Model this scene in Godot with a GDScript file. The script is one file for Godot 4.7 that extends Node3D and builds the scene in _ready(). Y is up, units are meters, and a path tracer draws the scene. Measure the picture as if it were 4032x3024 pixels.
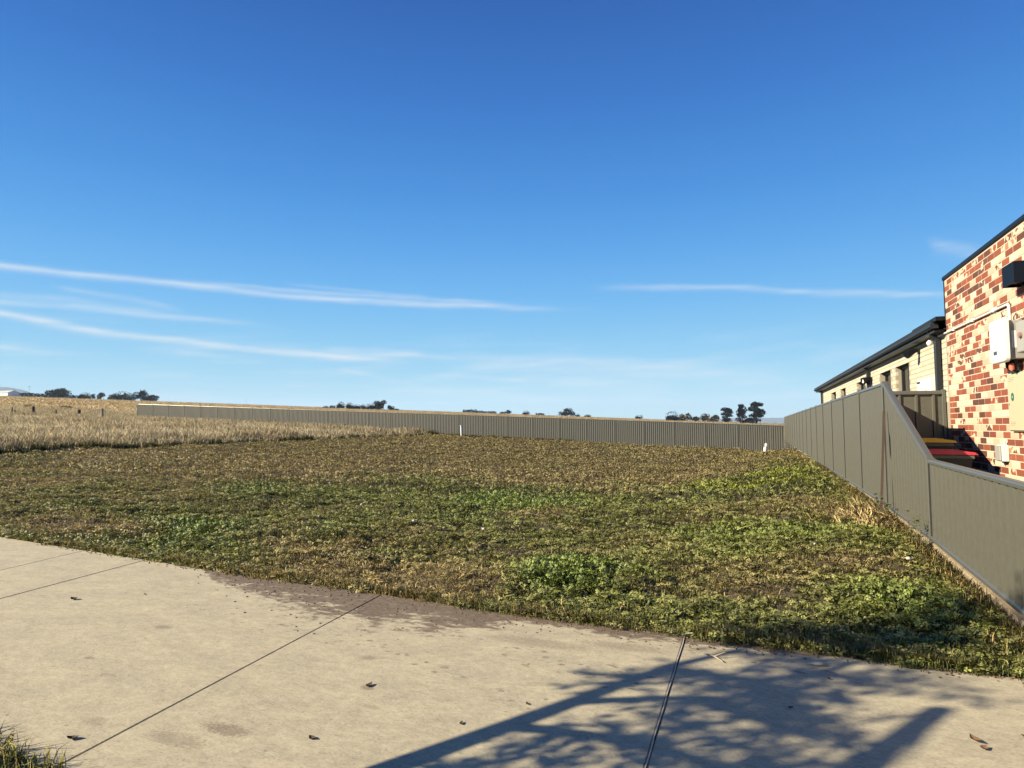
extends Node3D
# World: x to the right across the lots, y up, -z away along the side fence. Metres. In helper functions "s" is the distance forward (-z).

var rng := RandomNumberGenerator.new()
var taken := {}
var M := {}
var bump_noise := FastNoiseLite.new()
var patch_noise := FastNoiseLite.new()
var fine_noise := FastNoiseLite.new()

const FENCE_X := 1.8
const WALL_X := 2.95
const BACK_S := 51.3
const EXPOSURE := 2.7
const PAINT := 0.8   # overall depth of the solid colours below
const YAW := 21.05
const SUN := Vector3(1.15, -0.71, -0.74)   # the way the light travels

# ------------------------------------------------------------------ mesh collecting
class MB:
	var v := PackedVector3Array()
	var n := PackedVector3Array()
	var uv := PackedVector2Array()
	var c := PackedColorArray()
	var tint := Color.WHITE
	func tri(a, b, d, nn = null):   # a, b, d run counter-clockwise seen from outside
		var m: Vector3 = (b - a).cross(d - a).normalized() if nn == null else nn
		for p in [a, d, b]:
			v.append(p); n.append(m); uv.append(Vector2(p.x, p.y)); c.append(tint)
	func quad(a, b, d, e):
		tri(a, b, d); tri(a, d, e)
	func tri_n(a, b, d, na, nb, nd):
		v.append(a); v.append(d); v.append(b)
		n.append(na); n.append(nd); n.append(nb)
		for p in [a, d, b]:
			uv.append(Vector2(p.x, p.y)); c.append(tint)
	func box(lo: Vector3, hi: Vector3, b := 0.0):   # box with chamfered edges
		var ctr := (lo + hi) * 0.5
		var h := (hi - lo) * 0.5
		b = minf(b, minf(h.x, minf(h.y, h.z)) * 0.9)
		for ax in 3:
			for sg in [-1.0, 1.0]:
				var u := Vector3.ZERO; var w := Vector3.ZERO; var d := Vector3.ZERO
				d[ax] = sg; u[(ax + 1) % 3] = 1.0; w[(ax + 2) % 3] = 1.0
				if sg < 0: var t := u; u = w; w = t
				var hu: float = (h * u).length() - b
				var hw: float = (h * w).length() - b
				var o := ctr + d * (h * d).length()
				quad(o - u * hu - w * hw, o + u * hu - w * hw, o + u * hu + w * hw, o - u * hu + w * hw)
		if b <= 0.0: return
		for ax in 3:   # edges along ax
			var p1 := (ax + 1) % 3
			var p2 := (ax + 2) % 3
			for s1 in [-1.0, 1.0]:
				for s2 in [-1.0, 1.0]:
					var q := []
					for e in [[-1.0, 0], [1.0, 0], [1.0, 1], [-1.0, 1]]:
						var p := Vector3.ZERO
						p[ax] = ctr[ax] + e[0] * (h[ax] - b)
						p[p1] = ctr[p1] + s1 * (h[p1] - (0.0 if e[1] == 0 else b))
						p[p2] = ctr[p2] + s2 * (h[p2] - (b if e[1] == 0 else 0.0))
						q.append(p)
					var nn := Vector3.ZERO
					nn[p1] = s1; nn[p2] = s2
					if (q[1] - q[0]).cross(q[2] - q[0]).dot(nn) > 0: quad(q[0], q[1], q[2], q[3])
					else: quad(q[3], q[2], q[1], q[0])
	func beam(a: Vector3, b: Vector3, w: float, h: float, up := Vector3.UP):   # rectangular bar
		var d := (b - a).normalized()
		var sd := d.cross(up).normalized()
		var u := sd.cross(d).normalized()
		var A := []; var B := []
		for k in [[-1, -1], [1, -1], [1, 1], [-1, 1]]:
			var off: Vector3 = sd * (w * 0.5 * k[0]) + u * (h * 0.5 * k[1])
			A.append(a + off); B.append(b + off)
		for k in 4:
			var j := (k + 1) % 4
			quad(A[k], B[k], B[j], A[j])
		quad(A[0], A[1], A[2], A[3]); quad(B[3], B[2], B[1], B[0])
	func tube(pts: Array, rad: Array, seg := 8, caps := true):
		var rings := []
		var side := Vector3.ZERO
		for i in pts.size():
			var d: Vector3 = (pts[mini(i + 1, pts.size() - 1)] - pts[maxi(i - 1, 0)]).normalized()
			if side == Vector3.ZERO:
				side = d.cross(Vector3.UP if absf(d.y) < 0.9 else Vector3.RIGHT).normalized()
			side = (side - d * side.dot(d)).normalized()
			var w := d.cross(side)
			var r := []
			for k in seg:
				var an := TAU * k / seg
				r.append([pts[i] + (side * cos(an) + w * sin(an)) * rad[i], side * cos(an) + w * sin(an)])
			rings.append(r)
		for i in pts.size() - 1:
			for k in seg:
				var j := (k + 1) % seg
				var p = rings[i]; var q = rings[i + 1]
				tri_n(p[k][0], p[j][0], q[j][0], p[k][1], p[j][1], q[j][1])
				tri_n(p[k][0], q[j][0], q[k][0], p[k][1], q[j][1], q[k][1])
		if caps:
			for e in [[0, pts[0]], [pts.size() - 1, pts[pts.size() - 1]]]:
				for k in seg:
					var j := (k + 1) % seg
					if e[0] == 0: tri(e[1], rings[0][j][0], rings[0][k][0])
					else: tri(e[1], rings[e[0]][k][0], rings[e[0]][j][0])
	func mesh() -> ArrayMesh:
		var m := ArrayMesh.new()
		add_to(m)
		return m
	func add_to(m: ArrayMesh, mat: Material = null):
		if v.is_empty(): return
		var arr := []
		arr.resize(Mesh.ARRAY_MAX)
		arr[Mesh.ARRAY_VERTEX] = v; arr[Mesh.ARRAY_NORMAL] = n; arr[Mesh.ARRAY_TEX_UV] = uv; arr[Mesh.ARRAY_COLOR] = c
		m.add_surface_from_arrays(Mesh.PRIMITIVE_TRIANGLES, arr)
		if mat: m.surface_set_material(m.get_surface_count() - 1, mat)

# ------------------------------------------------------------------ node helpers
func numbered(called: String) -> String:
	if not taken.has(called):
		taken[called] = 0
		return called
	taken[called] += 1
	return "%s_%03d" % [called, taken[called]]

func tag(o, label := "", category := "", group := "", kind := ""):
	if label: o.set_meta("label", label)
	if category: o.set_meta("category", category)
	if group: o.set_meta("group", group)
	if kind: o.set_meta("kind", kind)
	return o

func thing(called: String, label: String, category: String, at := Vector3.ZERO, basis_ := Basis(), group := "") -> Node3D:
	var o := Node3D.new()
	o.name = numbered(called)
	add_child(o)
	o.transform = Transform3D(basis_, at)
	tag(o, label, category, group)
	return o

func part(called: String, mesh, mat, parent = self, at := Vector3.ZERO, basis_ := Basis()) -> MeshInstance3D:
	var o := MeshInstance3D.new()
	o.mesh = mesh.mesh() if mesh is MB else mesh
	if mat: o.material_override = mat
	o.name = numbered(called) if parent == self else called
	parent.add_child(o, true)
	o.transform = Transform3D(basis_, at)
	return o

func mat(col: Color, rough := 0.8, metal := 0.0) -> StandardMaterial3D:   # col: linear base colour
	var m := StandardMaterial3D.new()
	m.albedo_color = Color(col.r * PAINT, col.g * PAINT, col.b * PAINT).linear_to_srgb()
	m.roughness = rough
	m.metallic = metal
	return m

func noise_tex(freq: float, ramp: Array, seed_ := 1, oct := 4, size := 512, kind := FastNoiseLite.TYPE_SIMPLEX_SMOOTH, normal := false) -> NoiseTexture2D:
	var n := FastNoiseLite.new()
	n.noise_type = kind
	n.frequency = freq
	n.seed = seed_
	n.fractal_octaves = oct
	var t := NoiseTexture2D.new()
	t.width = size; t.height = size
	t.seamless = true
	t.noise = n
	if normal:
		t.as_normal_map = true
		t.bump_strength = 6.0
	elif ramp:
		var g := Gradient.new()
		g.offsets = PackedFloat32Array(ramp.map(func(r): return r[0]))
		g.colors = PackedColorArray(ramp.map(func(r): return r[1]))
		t.color_ramp = g
	return t

func grey(x: float) -> Color:
	return Color(x, x, x).linear_to_srgb()

func lin(r: float, g: float, b: float) -> Color:
	return Color(r, g, b).linear_to_srgb()

func textured(col: Color, tex: Texture2D, scale_: float, rough := 0.85, world := true) -> StandardMaterial3D:
	var m := mat(col, rough)
	m.albedo_texture = tex
	m.uv1_triplanar = true
	m.uv1_world_triplanar = world
	m.uv1_scale = Vector3.ONE * scale_
	return m

# ------------------------------------------------------------------ the lie of the land
func sm(a: float, b: float, x: float) -> float:
	var t := clampf((x - a) / (b - a), 0.0, 1.0)
	return t * t * (3.0 - 2.0 * t)

const EDGE := [[-20.0, 9.6], [-14.0, 7.2], [-10.2, 5.88], [-8.0, 5.63], [-6.8, 5.5], [-5.0, 5.3], [-3.3, 5.18], [-1.95, 5.03], [-0.5, 5.0], [1.55, 4.95], [6.0, 4.9]]
func table(t: Array, x: float) -> float:
	if x <= t[0][0]: return t[0][1]
	for i in t.size() - 1:
		if x <= t[i + 1][0]:
			return lerpf(t[i][1], t[i + 1][1], (x - t[i][0]) / (t[i + 1][0] - t[i][0]))
	return t[t.size() - 1][1]
func path_far(a: float) -> float: return table(EDGE, a)
func path_near(a: float) -> float: return 2.05 + maxf(0.0, -3.6 - a) * 0.10 + maxf(0.0, -8.0 - a) * 0.3

const FENCE_GROUND := [[-50.0, 0.0], [4.0, 0.0], [5.0, 0.04], [5.8, 0.13], [8.2, 0.25], [10.7, 0.33], [20.0, 0.38], [34.0, 0.36], [47.0, -0.38], [60.0, -0.4]]
func fence_x(s: float) -> float: return FENCE_X + maxf(0.0, s - 10.42) * 0.0125

func field(a: float, s: float) -> float:
	var y := -0.62 - 0.0378 * a + 0.0056 * s
	y -= 0.0035 * minf(0.0, a + 70.0)
	var r := sqrt(a * a + s * s)
	if r > 1150.0: y -= (r - 1150.0) * (r - 1150.0) * 0.00004
	return maxf(y, -60.0)

func land(a: float, s: float) -> float:   # without small bumps
	var p := field(a, s)
	var soft := 0.5 * (p + sqrt(p * p + 0.01))
	var y := lerpf(soft, p, sm(7.0, 36.0, s))
	var fx := fence_x(s)
	var m := 1.0
	if a < fx: m = exp(-pow((fx - a) / 2.4, 2.0))
	elif a > 14.0: m = 1.0 - sm(14.0, 60.0, a)
	if s > 60.0: m *= 1.0 - sm(60.0, 110.0, s)
	return lerpf(y, table(FENCE_GROUND, s), m)

func path_gap(a: float, s: float) -> float:   # how far outside the footpath, negative inside
	return maxf(s - path_far(a), path_near(a) - s)

func ground_y(a: float, s: float) -> float:
	var y := land(a, s)
	var g := path_gap(a, s)
	if a < 7.0 and a > -20.0 and g < 0.6:
		y = lerpf(0.0, y, sm(0.0, 0.6, g))
		if g < -0.03: return -0.07
	var k := sm(0.0, 0.7, g) if g < 0.7 else 1.0
	if s > 2.0:
		k *= sm(0.0, 0.6, absf(fence_x(s) - a))
	if a > fence_x(s): k *= 0.2
	var clod := 1.0 - absf(bump_noise.get_noise_2d(a * 1.5 + 9.0, s * 1.5))
	y += k * (bump_noise.get_noise_2d(a * 0.8, s * 0.8) * 0.07 + bump_noise.get_noise_2d(a * 0.22 + 40.0, s * 0.22) * 0.12 + (clod * clod - 0.6) * 0.085)
	return y

# ------------------------------------------------------------------ what grows where on the lot: dryness, bare soil, lime, clover
const SPOTS := [   # [x, s, radius x, radius s, dry, soil, lime, clover]
	[-1.75, 6.35, 0.75, 0.85, -0.7, -1.0, 0.1, 1.6], [-0.9, 5.7, 0.7, 0.45, -0.6, -0.6, 0.35, 0.3], [-2.6, 7.35, 0.75, 0.4, 0.2, 1.2, 0.0, -0.6],
	[0.75, 7.1, 0.75, 0.5, 0.5, 1.0, 0.0, -0.6], [0.1, 6.4, 0.7, 0.5, 0.3, 0.55, 0.0, -0.2], [-4.6, 8.6, 0.6, 0.5, 0.1, 0.9, 0.0, 0.0], [-3.1, 9.3, 1.0, 0.35, 0.2, 1.1, 0.0, 0.0], [-9.6, 6.75, 1.6, 0.4, 0.6, 1.0, 0.0, -0.5],
	[-4.1, 5.75, 1.1, 0.45, 0.85, 0.35, -0.2, -0.4], [-2.9, 5.5, 0.6, 0.3, 0.8, 0.1, 0.0, -0.3], [-0.3, 17.8, 2.6, 1.8, -0.95, -0.8, 1.2, 0.0], [0.5, 15.0, 1.4, 1.4, -0.6, -0.6, 0.6, 0.0], [0.9, 22.0, 1.6, 3.0, -0.4, -0.5, 0.5, 0.0],
	[-6.6, 6.15, 1.2, 0.35, -0.6, -0.5, 0.55, 0.0], [-5.3, 5.65, 0.5, 0.3, -0.5, -0.5, 0.6, 0.0], [-8.6, 9.2, 0.9, 0.5, -0.2, 0.0, 0.7, 0.0], [-9.7, 8.2, 0.8, 0.3, -0.2, 0.0, 0.7, 0.0],
	[-7.0, 13.0, 4.5, 3.0, -0.5, -0.4, 0.1, 0.4], [-3.5, 13.5, 3.0, 2.2, -0.35, -0.3, 0.15, 0.2], [-6.0, 9.0, 2.5, 1.6, -0.3, -0.2, 0.0, 0.5], [-8.0, 7.2, 1.6, 0.6, -0.3, -0.3, 0.1, 0.4],
	[-11.5, 12.5, 1.2, 0.7, 0.1, 1.0, 0.0, 0.0], [-14.0, 16.0, 2.2, 0.9, 0.1, 0.8, 0.0, 0.0], [-12.6, 18.5, 2.4, 0.5, 0.0, 1.0, 0.0, 0.0], [1.3, 8.6, 0.5, 1.2, -0.1, -0.3, 0.25, 0.2], [0.6, 9.0, 1.0, 0.8, -0.4, -0.5, 0.15, 0.5],
	[1.35, 10.4, 0.35, 0.6, 0.9, 0.0, 0.0, -0.5], [0.9, 11.8, 0.7, 0.9, 0.35, 0.1, 0.0, 0.0], [1.3, 6.2, 0.5, 0.6, -0.5, -0.6, 0.0, 0.5], [0.2, 5.35, 1.6, 0.3, -0.35, -0.4, 0.1, 0.0], [-1.0, 8.2, 0.8, 0.5, 0.25, 0.3, 0.0, 0.1]]
func growth(a: float, s: float) -> Array:
	var base_dry := lerpf(0.42, 1.0, sm(11.0, 22.0, s + 0.12 * (a + 6.0)))
	base_dry -= 0.25 * sm(-2.5, 1.0, a) * (1.0 - sm(24.0, 34.0, s))
	base_dry += 0.35 * sm(-11.0, -16.0, a)
	var n1 := patch_noise.get_noise_2d(a, s)
	var n2 := patch_noise.get_noise_2d(a * 3.1 + 70.0, s * 3.1)
	var dry := base_dry + n1 * 0.55 + n2 * 0.35
	var soil := patch_noise.get_noise_2d(a * 1.3 - 90.0, s * 1.7) * 1.1 - 0.42 + 0.25 * n2
	var lime := patch_noise.get_noise_2d(a * 1.7 + 190.0, s * 2.3) * 1.2 - 0.5
	var clover := patch_noise.get_noise_2d(a * 0.9 - 33.0, s * 1.1 + 55.0) * 1.2 - 0.15 - maxf(0.0, dry - 0.5)
	for p in SPOTS:
		var dx: float = (a - p[0]) / p[2]
		var ds: float = (s - p[1]) / p[3]
		var q := dx * dx + ds * ds
		if q > 5.0: continue
		var w := exp(-q)
		dry += w * p[4]; soil += w * p[5]; lime += w * p[6]; clover += w * p[7]
	return [clampf(dry, 0.0, 1.0), clampf(soil, 0.0, 1.0), clampf(lime, 0.0, 1.0), clampf(clover, 0.0, 1.0)]

func grass_colour(g: Array) -> Color:
	var green := Color(0.128, 0.150, 0.032)
	var lime := Color(0.310, 0.345, 0.047)
	var dry := Color(0.410, 0.325, 0.130)
	var brown := Color(0.172, 0.126, 0.054)
	var c := green.lerp(lime, g[2])
	var d := dry.lerp(brown, clampf(rng.randf() * 0.9 + g[1] * 0.4, 0.0, 1.0))
	c = c.lerp(d, clampf(g[0] + rng.randf_range(-0.35, 0.35), 0.0, 1.0))
	return c * rng.randf_range(0.65, 1.65)

# ------------------------------------------------------------------ run
func _ready():
	rng.seed = 77
	for pair in [[bump_noise, 11, 1.15, 3], [patch_noise, 5, 0.22, 3], [fine_noise, 9, 1.0, 4]]:
		pair[0].noise_type = FastNoiseLite.TYPE_SIMPLEX_SMOOTH
		pair[0].seed = pair[1]; pair[0].frequency = pair[2]; pair[0].fractal_octaves = pair[3]
	camera_and_light()
	materials()
	build_ground()
	build_footpath()
	build_side_fence()
	build_back_fence()
	build_house()
	build_wall_fittings()
	build_gate_fence()
	build_bins()
	build_distance()
	build_paddock_things()
	build_street_tree()
	build_grass()
	build_small_things()

func camera_and_light():
	var cam := Camera3D.new()
	cam.name = "camera"
	cam.fov = 63.361
	cam.near = 0.05
	cam.far = 20000.0
	cam.position = Vector3(0, 1.6, 0)
	cam.rotation_degrees = Vector3(3.783, YAW, 0)
	add_child(cam)
	cam.current = true
	var sun := DirectionalLight3D.new()
	sun.name = "sun"
	sun.light_energy = 1.45
	sun.light_color = lin(1.0, 0.87, 0.63)
	sun.light_angular_distance = 0.55
	sun.shadow_enabled = true
	add_child(sun)
	sun.look_at_from_position(Vector3.ZERO, SUN, Vector3.UP)
	var env := Environment.new()
	env.background_mode = Environment.BG_SKY
	env.tonemap_mode = Environment.TONE_MAPPER_LINEAR
	env.tonemap_exposure = EXPOSURE
	env.sdfgi_enabled = true
	env.ssao_enabled = true
	env.ssil_enabled = true
	env.fog_enabled = true
	env.fog_density = 0.00009
	env.fog_light_color = Color(0.80, 0.88, 0.98)
	var sky := Sky.new()
	var pm := PanoramaSkyMaterial.new()
	pm.panorama = ImageTexture.create_from_image(sky_image())
	sky.sky_material = pm
	env.sky = sky
	var we := WorldEnvironment.new()
	we.name = "world_environment"
	we.environment = env
	add_child(we)

# clear air paling to the horizon, with thin cirrus
const AIR := [[0.0, 196, 228, 234], [1.5, 180, 226, 240], [4.0, 157, 218, 245], [6.5, 136, 206, 246], [11.0, 103, 184, 243], [15.5, 79, 163, 235], [20.0, 58, 144, 223], [28.0, 36, 115, 201], [36.0, 22, 92, 176], [60.0, 15, 74, 151], [90.0, 13, 67, 141]]
const STREAKS := [   # [bearing, height] points in degrees, half width in degrees, strength
	[[[-75.0, 10.9], [-60.92, 11.29], [-53.15, 11.45], [-43.82, 11.31], [-33.07, 11.03], [-24.97, 10.95], [-14.0, 10.6]], 0.24, 0.70],
	[[[-50.0, 11.7], [-43.82, 11.75], [-33.08, 11.55], [-20.25, 11.2]], 0.16, 0.45],
	[[[-41.79, 12.3], [-34.08, 11.9], [-27.25, 11.5]], 0.14, 0.25],
	[[[-75.0, 8.9], [-60.78, 7.96], [-54.67, 7.19], [-47.6, 6.78], [-36.33, 6.10], [-29.0, 5.9]], 0.28, 0.85],
	[[[-70.0, 8.9], [-60.81, 8.8], [-53.06, 8.9], [-42.12, 8.54]], 0.22, 0.50],
	[[[-64.0, 9.3], [-57.0, 9.35], [-50.0, 9.0]], 0.30, 0.26],
	[[[-58.0, 10.2], [-53.0, 9.9], [-48.67, 9.27]], 0.22, 0.30],
	[[[-14.0, 12.6], [-2.0, 12.0], [6.0, 10.9], [19.0, 9.3]], 0.25, 0.42],
	[[[-38.51, 6.75], [-34.0, 6.75], [-28.59, 6.45]], 0.22, 0.48],
	[[[-37.0, 6.3], [-31.0, 6.35], [-25.59, 6.15]], 0.20, 0.42],
	[[[-28.44, 6.35], [-20.0, 6.1], [-12.11, 5.63], [-1.14, 5.14]], 0.42, 0.36],
	[[[-26.0, 5.6], [-16.0, 5.2], [-6.0, 4.7], [4.0, 4.4]], 0.50, 0.36],
	[[[-37.4, 5.02], [-28.42, 3.57]], 0.16, 0.3],
	[[[-62.0, 5.6], [-57.5, 5.45]], 0.14, 0.35],
	[[[-50.0, 6.0], [-45.0, 5.75]], 0.16, 0.25],
	[[[13.0, 13.9], [17.5, 12.2]], 0.5, 0.30],
	[[[-28.43, 4.73], [-24.0, 4.45], [-19.08, 4.06]], 0.20, 0.42],
	[[[-22.0, 4.4], [-14.0, 3.8], [-5.43, 3.24]], 0.55, 0.30],
	[[[-36.0, 3.2], [-20.0, 2.6], [-4.0, 2.2]], 0.45, 0.22]]
func sky_image() -> Image:
	var W := 3072
	var H := 1536
	var im := Image.create(W, H, false, Image.FORMAT_RGBF)
	var n := FastNoiseLite.new()
	n.seed = 3; n.frequency = 0.09; n.fractal_octaves = 5
	for y in H:
		var el := 90.0 - (y + 0.5) * 180.0 / H
		var k := 0
		while k < AIR.size() - 2 and AIR[k + 1][0] < el: k += 1
		var t := clampf((el - AIR[k][0]) / (AIR[k + 1][0] - AIR[k][0]), 0.0, 1.0)
		var c := Color8(AIR[k][1], AIR[k][2], AIR[k][3]).lerp(Color8(AIR[k + 1][1], AIR[k + 1][2], AIR[k + 1][3]), t).srgb_to_linear()
		c = Color(c.r / EXPOSURE, c.g / EXPOSURE, c.b / EXPOSURE)
		im.fill_rect(Rect2i(0, y, W, 1), c)
		if el < 0.4 or el > 17.0: continue
		for x in W:
			var az := (x + 0.5) * 360.0 / W
			if az > 180.0: az -= 360.0
			var warp := n.get_noise_2d(az * 1.2, el * 4.0) * 0.35
			# thin veil all round, patchy
			var veil := maxf(0.0, n.get_noise_2d(az * 0.9 + 300.0 - el * 3.0, el * 9.0) + 0.02) * 0.42 * sm(0.5, 3.0, el) * (1.0 - sm(5.0, 9.5, el))
			var al := veil
			if az > -80.0 and az < 25.0:
				for st in STREAKS:
					var P: Array = st[0]
					if az < P[0][0] - 2.0 or az > P[P.size() - 1][0] + 2.0: continue
					var mid := table(P, az) + warp * 0.5
					var d: float = (el - mid) / st[1]
					if absf(d) > 2.6: continue
					var span: float = P[P.size() - 1][0] - P[0][0]
					var along: float = (az - P[0][0]) / span
					var ends: float = sm(-0.02, 0.18, along) * (1.0 - sm(0.78, 1.03, along))
					var fib := 0.72 + 0.55 * n.get_noise_2d(az * 1.6 - el * 6.0, el * 22.0 + mid * 3.0)
					al += st[2] * exp(-d * d * (0.7 if d < 0.0 else 1.6)) * clampf(fib, 0.0, 1.3) * ends
			if al < 0.004: continue
			al = minf(al, 0.85)
			var w := Color(0.80, 0.88, 0.94)
			im.set_pixel(x, y, Color(lerpf(c.r, w.r / EXPOSURE, al), lerpf(c.g, w.g / EXPOSURE, al), lerpf(c.b, w.b / EXPOSURE, al)))
	return im

func materials():
	var speck := noise_tex(0.05, [[0.0, grey(0.55)], [0.5, grey(0.85)], [1.0, grey(1.0)]], 2, 5)
	var fine := noise_tex(0.18, [[0.0, grey(0.62)], [0.5, grey(0.86)], [1.0, grey(1.0)]], 4, 4)
	M.fence = textured(Color(0.122, 0.119, 0.094), noise_tex(0.02, [[0.0, grey(0.86)], [0.6, grey(0.95)], [1.0, grey(1.0)]], 8, 5), 0.7, 0.5)
	M.fence.metallic = 0.1
	M.back_fence = M.fence.duplicate()
	M.back_fence.albedo_color = Color(0.128, 0.125, 0.104).linear_to_srgb()   # the back fence is a shade paler
	M.post = mat(Color(0.115, 0.115, 0.098), 0.45, 0.1)
	M.rail = mat(Color(0.125, 0.127, 0.115), 0.34, 0.25)
	M.plinth = textured(Color(0.46, 0.37, 0.25), speck, 2.0, 0.9)
	M.mortar = textured(Color(0.74, 0.61, 0.46), fine, 4.0, 0.95)
	M.cream_mortar = textured(Color(0.42, 0.37, 0.28), fine, 4.0, 0.95)
	M.black_metal = mat(Color(0.008, 0.010, 0.015), 0.45)
	M.black_metal.metallic_specular = 0.3
	M.dark_metal = mat(Color(0.020, 0.023, 0.029), 0.45)
	M.dark_metal.metallic_specular = 0.35
	M.white_paint = mat(Color(0.80, 0.79, 0.75), 0.4)
	M.white_pipe = mat(Color(0.82, 0.83, 0.83), 0.35)
	M.blue_cap = mat(Color(0.06, 0.12, 0.38), 0.4)
	M.grey_box = textured(Color(0.42, 0.42, 0.40), fine, 6.0, 0.5)
	M.cream_box = textured(Color(0.62, 0.56, 0.38), fine, 2.0, 0.55)
	M.label_green = mat(Color(0.02, 0.12, 0.08), 0.5)
	M.label_white = mat(Color(0.8, 0.8, 0.78), 0.5)
	M.orange = mat(Color(0.55, 0.13, 0.07), 0.5)
	M.glass = mat(Color(0.012, 0.014, 0.016), 0.06)
	M.bin = textured(Color(0.018, 0.030, 0.020), fine, 5.0, 0.55)
	M.lid_yellow = mat(Color(0.68, 0.43, 0.02), 0.45)
	M.lid_red = mat(Color(0.52, 0.028, 0.045), 0.45)
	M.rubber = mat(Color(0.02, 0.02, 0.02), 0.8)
	M.rust = textured(Color(0.085, 0.052, 0.038), speck, 9.0, 0.9)
	M.wood_post = textured(Color(0.10, 0.075, 0.055), speck, 6.0, 0.95)
	M.pale_post = textured(Color(0.48, 0.40, 0.30), speck, 6.0, 0.95)
	M.bark = textured(Color(0.19, 0.14, 0.10), speck, 5.0, 0.95)
	M.stone = textured(Color(0.66, 0.62, 0.56), fine, 12.0, 0.85)
	M.roof = mat(Color(0.030, 0.034, 0.042), 0.45, 0.2)
	M.concrete_side = textured(Color(0.42, 0.37, 0.29), speck, 1.5, 0.9)
	# bricks: plain bodies and two-toned ones
	M.bricks = []
	for d in [[0.30, 0.078, 0.038], [0.34, 0.092, 0.044], [0.25, 0.064, 0.034], [0.125, 0.045, 0.030], [0.66, 0.575, 0.43], [0.70, 0.625, 0.49], [0.60, 0.49, 0.35], [0.62, 0.45, 0.33]]:
		M.bricks.append(textured(Color(d[0], d[1], d[2]), fine, 5.0, 0.9))
	for k in 3:
		var lo: Color = [lin(0.30, 0.08, 0.04), lin(0.13, 0.055, 0.04), lin(0.42, 0.18, 0.10)][k]
		var m := textured(Color(1, 1, 1), noise_tex(0.012, [[0.0, lo], [0.46, lo], [0.56, lin(0.61, 0.49, 0.35)], [1.0, lin(0.69, 0.59, 0.44)]], 20 + k, 2), 1.3, 0.9)
		M.bricks.append(m)
	M.cream_bricks = []
	for d in [[0.66, 0.60, 0.46], [0.70, 0.645, 0.51], [0.63, 0.56, 0.42], [0.67, 0.61, 0.46]]:
		M.cream_bricks.append(textured(Color(d[0], d[1], d[2]), fine, 5.0, 0.92))
	M.cream_wall = textured(Color(0.62, 0.54, 0.38), fine, 4.0, 0.95)
	# plants: colours come from the vertices and the copies
	M.blade = StandardMaterial3D.new()
	M.blade.vertex_color_use_as_albedo = true
	M.blade.roughness = 0.75
	M.blade.backlight_enabled = true
	M.blade.backlight = Color(0.45, 0.45, 0.3)
	M.leaf = M.blade.duplicate()
	M.leaf.roughness = 0.6
	M.ground = textured(Color(1, 1, 1), noise_tex(0.03, [[0.0, grey(0.35)], [0.45, grey(0.75)], [1.0, grey(1.0)]], 31, 6, 1024), 0.55, 0.97)
	M.ground.vertex_color_use_as_albedo = true
	M.ground.heightmap_enabled = true
	M.ground.heightmap_texture = noise_tex(0.03, [], 33, 6, 1024)
	M.ground.heightmap_scale = 4.0
	M.ground.detail_enabled = true
	M.ground.detail_blend_mode = BaseMaterial3D.BLEND_MODE_MUL
	M.ground.detail_uv_layer = BaseMaterial3D.DETAIL_UV_2
	M.ground.uv2_triplanar = true
	M.ground.uv2_world_triplanar = true
	M.ground.uv2_scale = Vector3.ONE * 0.043
	M.ground.detail_albedo = noise_tex(0.012, [[0.0, grey(0.6)], [0.5, grey(0.86)], [1.0, grey(1.0)]], 41, 5)

# ------------------------------------------------------------------ ground
func lines(lo_fine: float, hi_fine: float, step: float, lo: float, hi: float, grow: float) -> PackedFloat32Array:
	var out := []
	var x := lo_fine
	var d := step
	while x > lo:
		d *= grow
		x -= d
		out.push_front(x)
	x = lo_fine
	while x < hi_fine:
		out.append(x)
		x += step
	d = step
	while x < hi:
		out.append(x)
		d *= grow
		x += d
	out.append(x)
	return PackedFloat32Array(out)

func ground_colour(a: float, s: float) -> Color:
	var r := rng.randf_range(0.85, 1.15)
	var straw := Color(0.67, 0.525, 0.315)
	var n := patch_noise.get_noise_2d(a * 0.13, s * 0.3)
	straw = straw.lerp(Color(0.47, 0.35, 0.19), clampf(0.3 + n * 1.4, 0.0, 1.0))
	var inside := a > -27.2 and a < fence_x(s) + 0.1 and s < BACK_S and s > 0.0
	if not inside:
		if s < 3.0: return Color(0.10, 0.085, 0.045) * r
		return straw * r
	var g := growth(a, s)
	var soil := Color(0.115, 0.079, 0.050)
	var c := soil.lerp(Color(0.045, 0.040, 0.018), (1.0 - g[1]) * (1.0 - g[0]) * 0.8)  # ground under green growth painted darker, as the shaded gaps between tufts
	c = c.lerp(Color(0.17, 0.126, 0.054), (1.0 - g[1]) * g[0] * 0.75)
	return c * r

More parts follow.
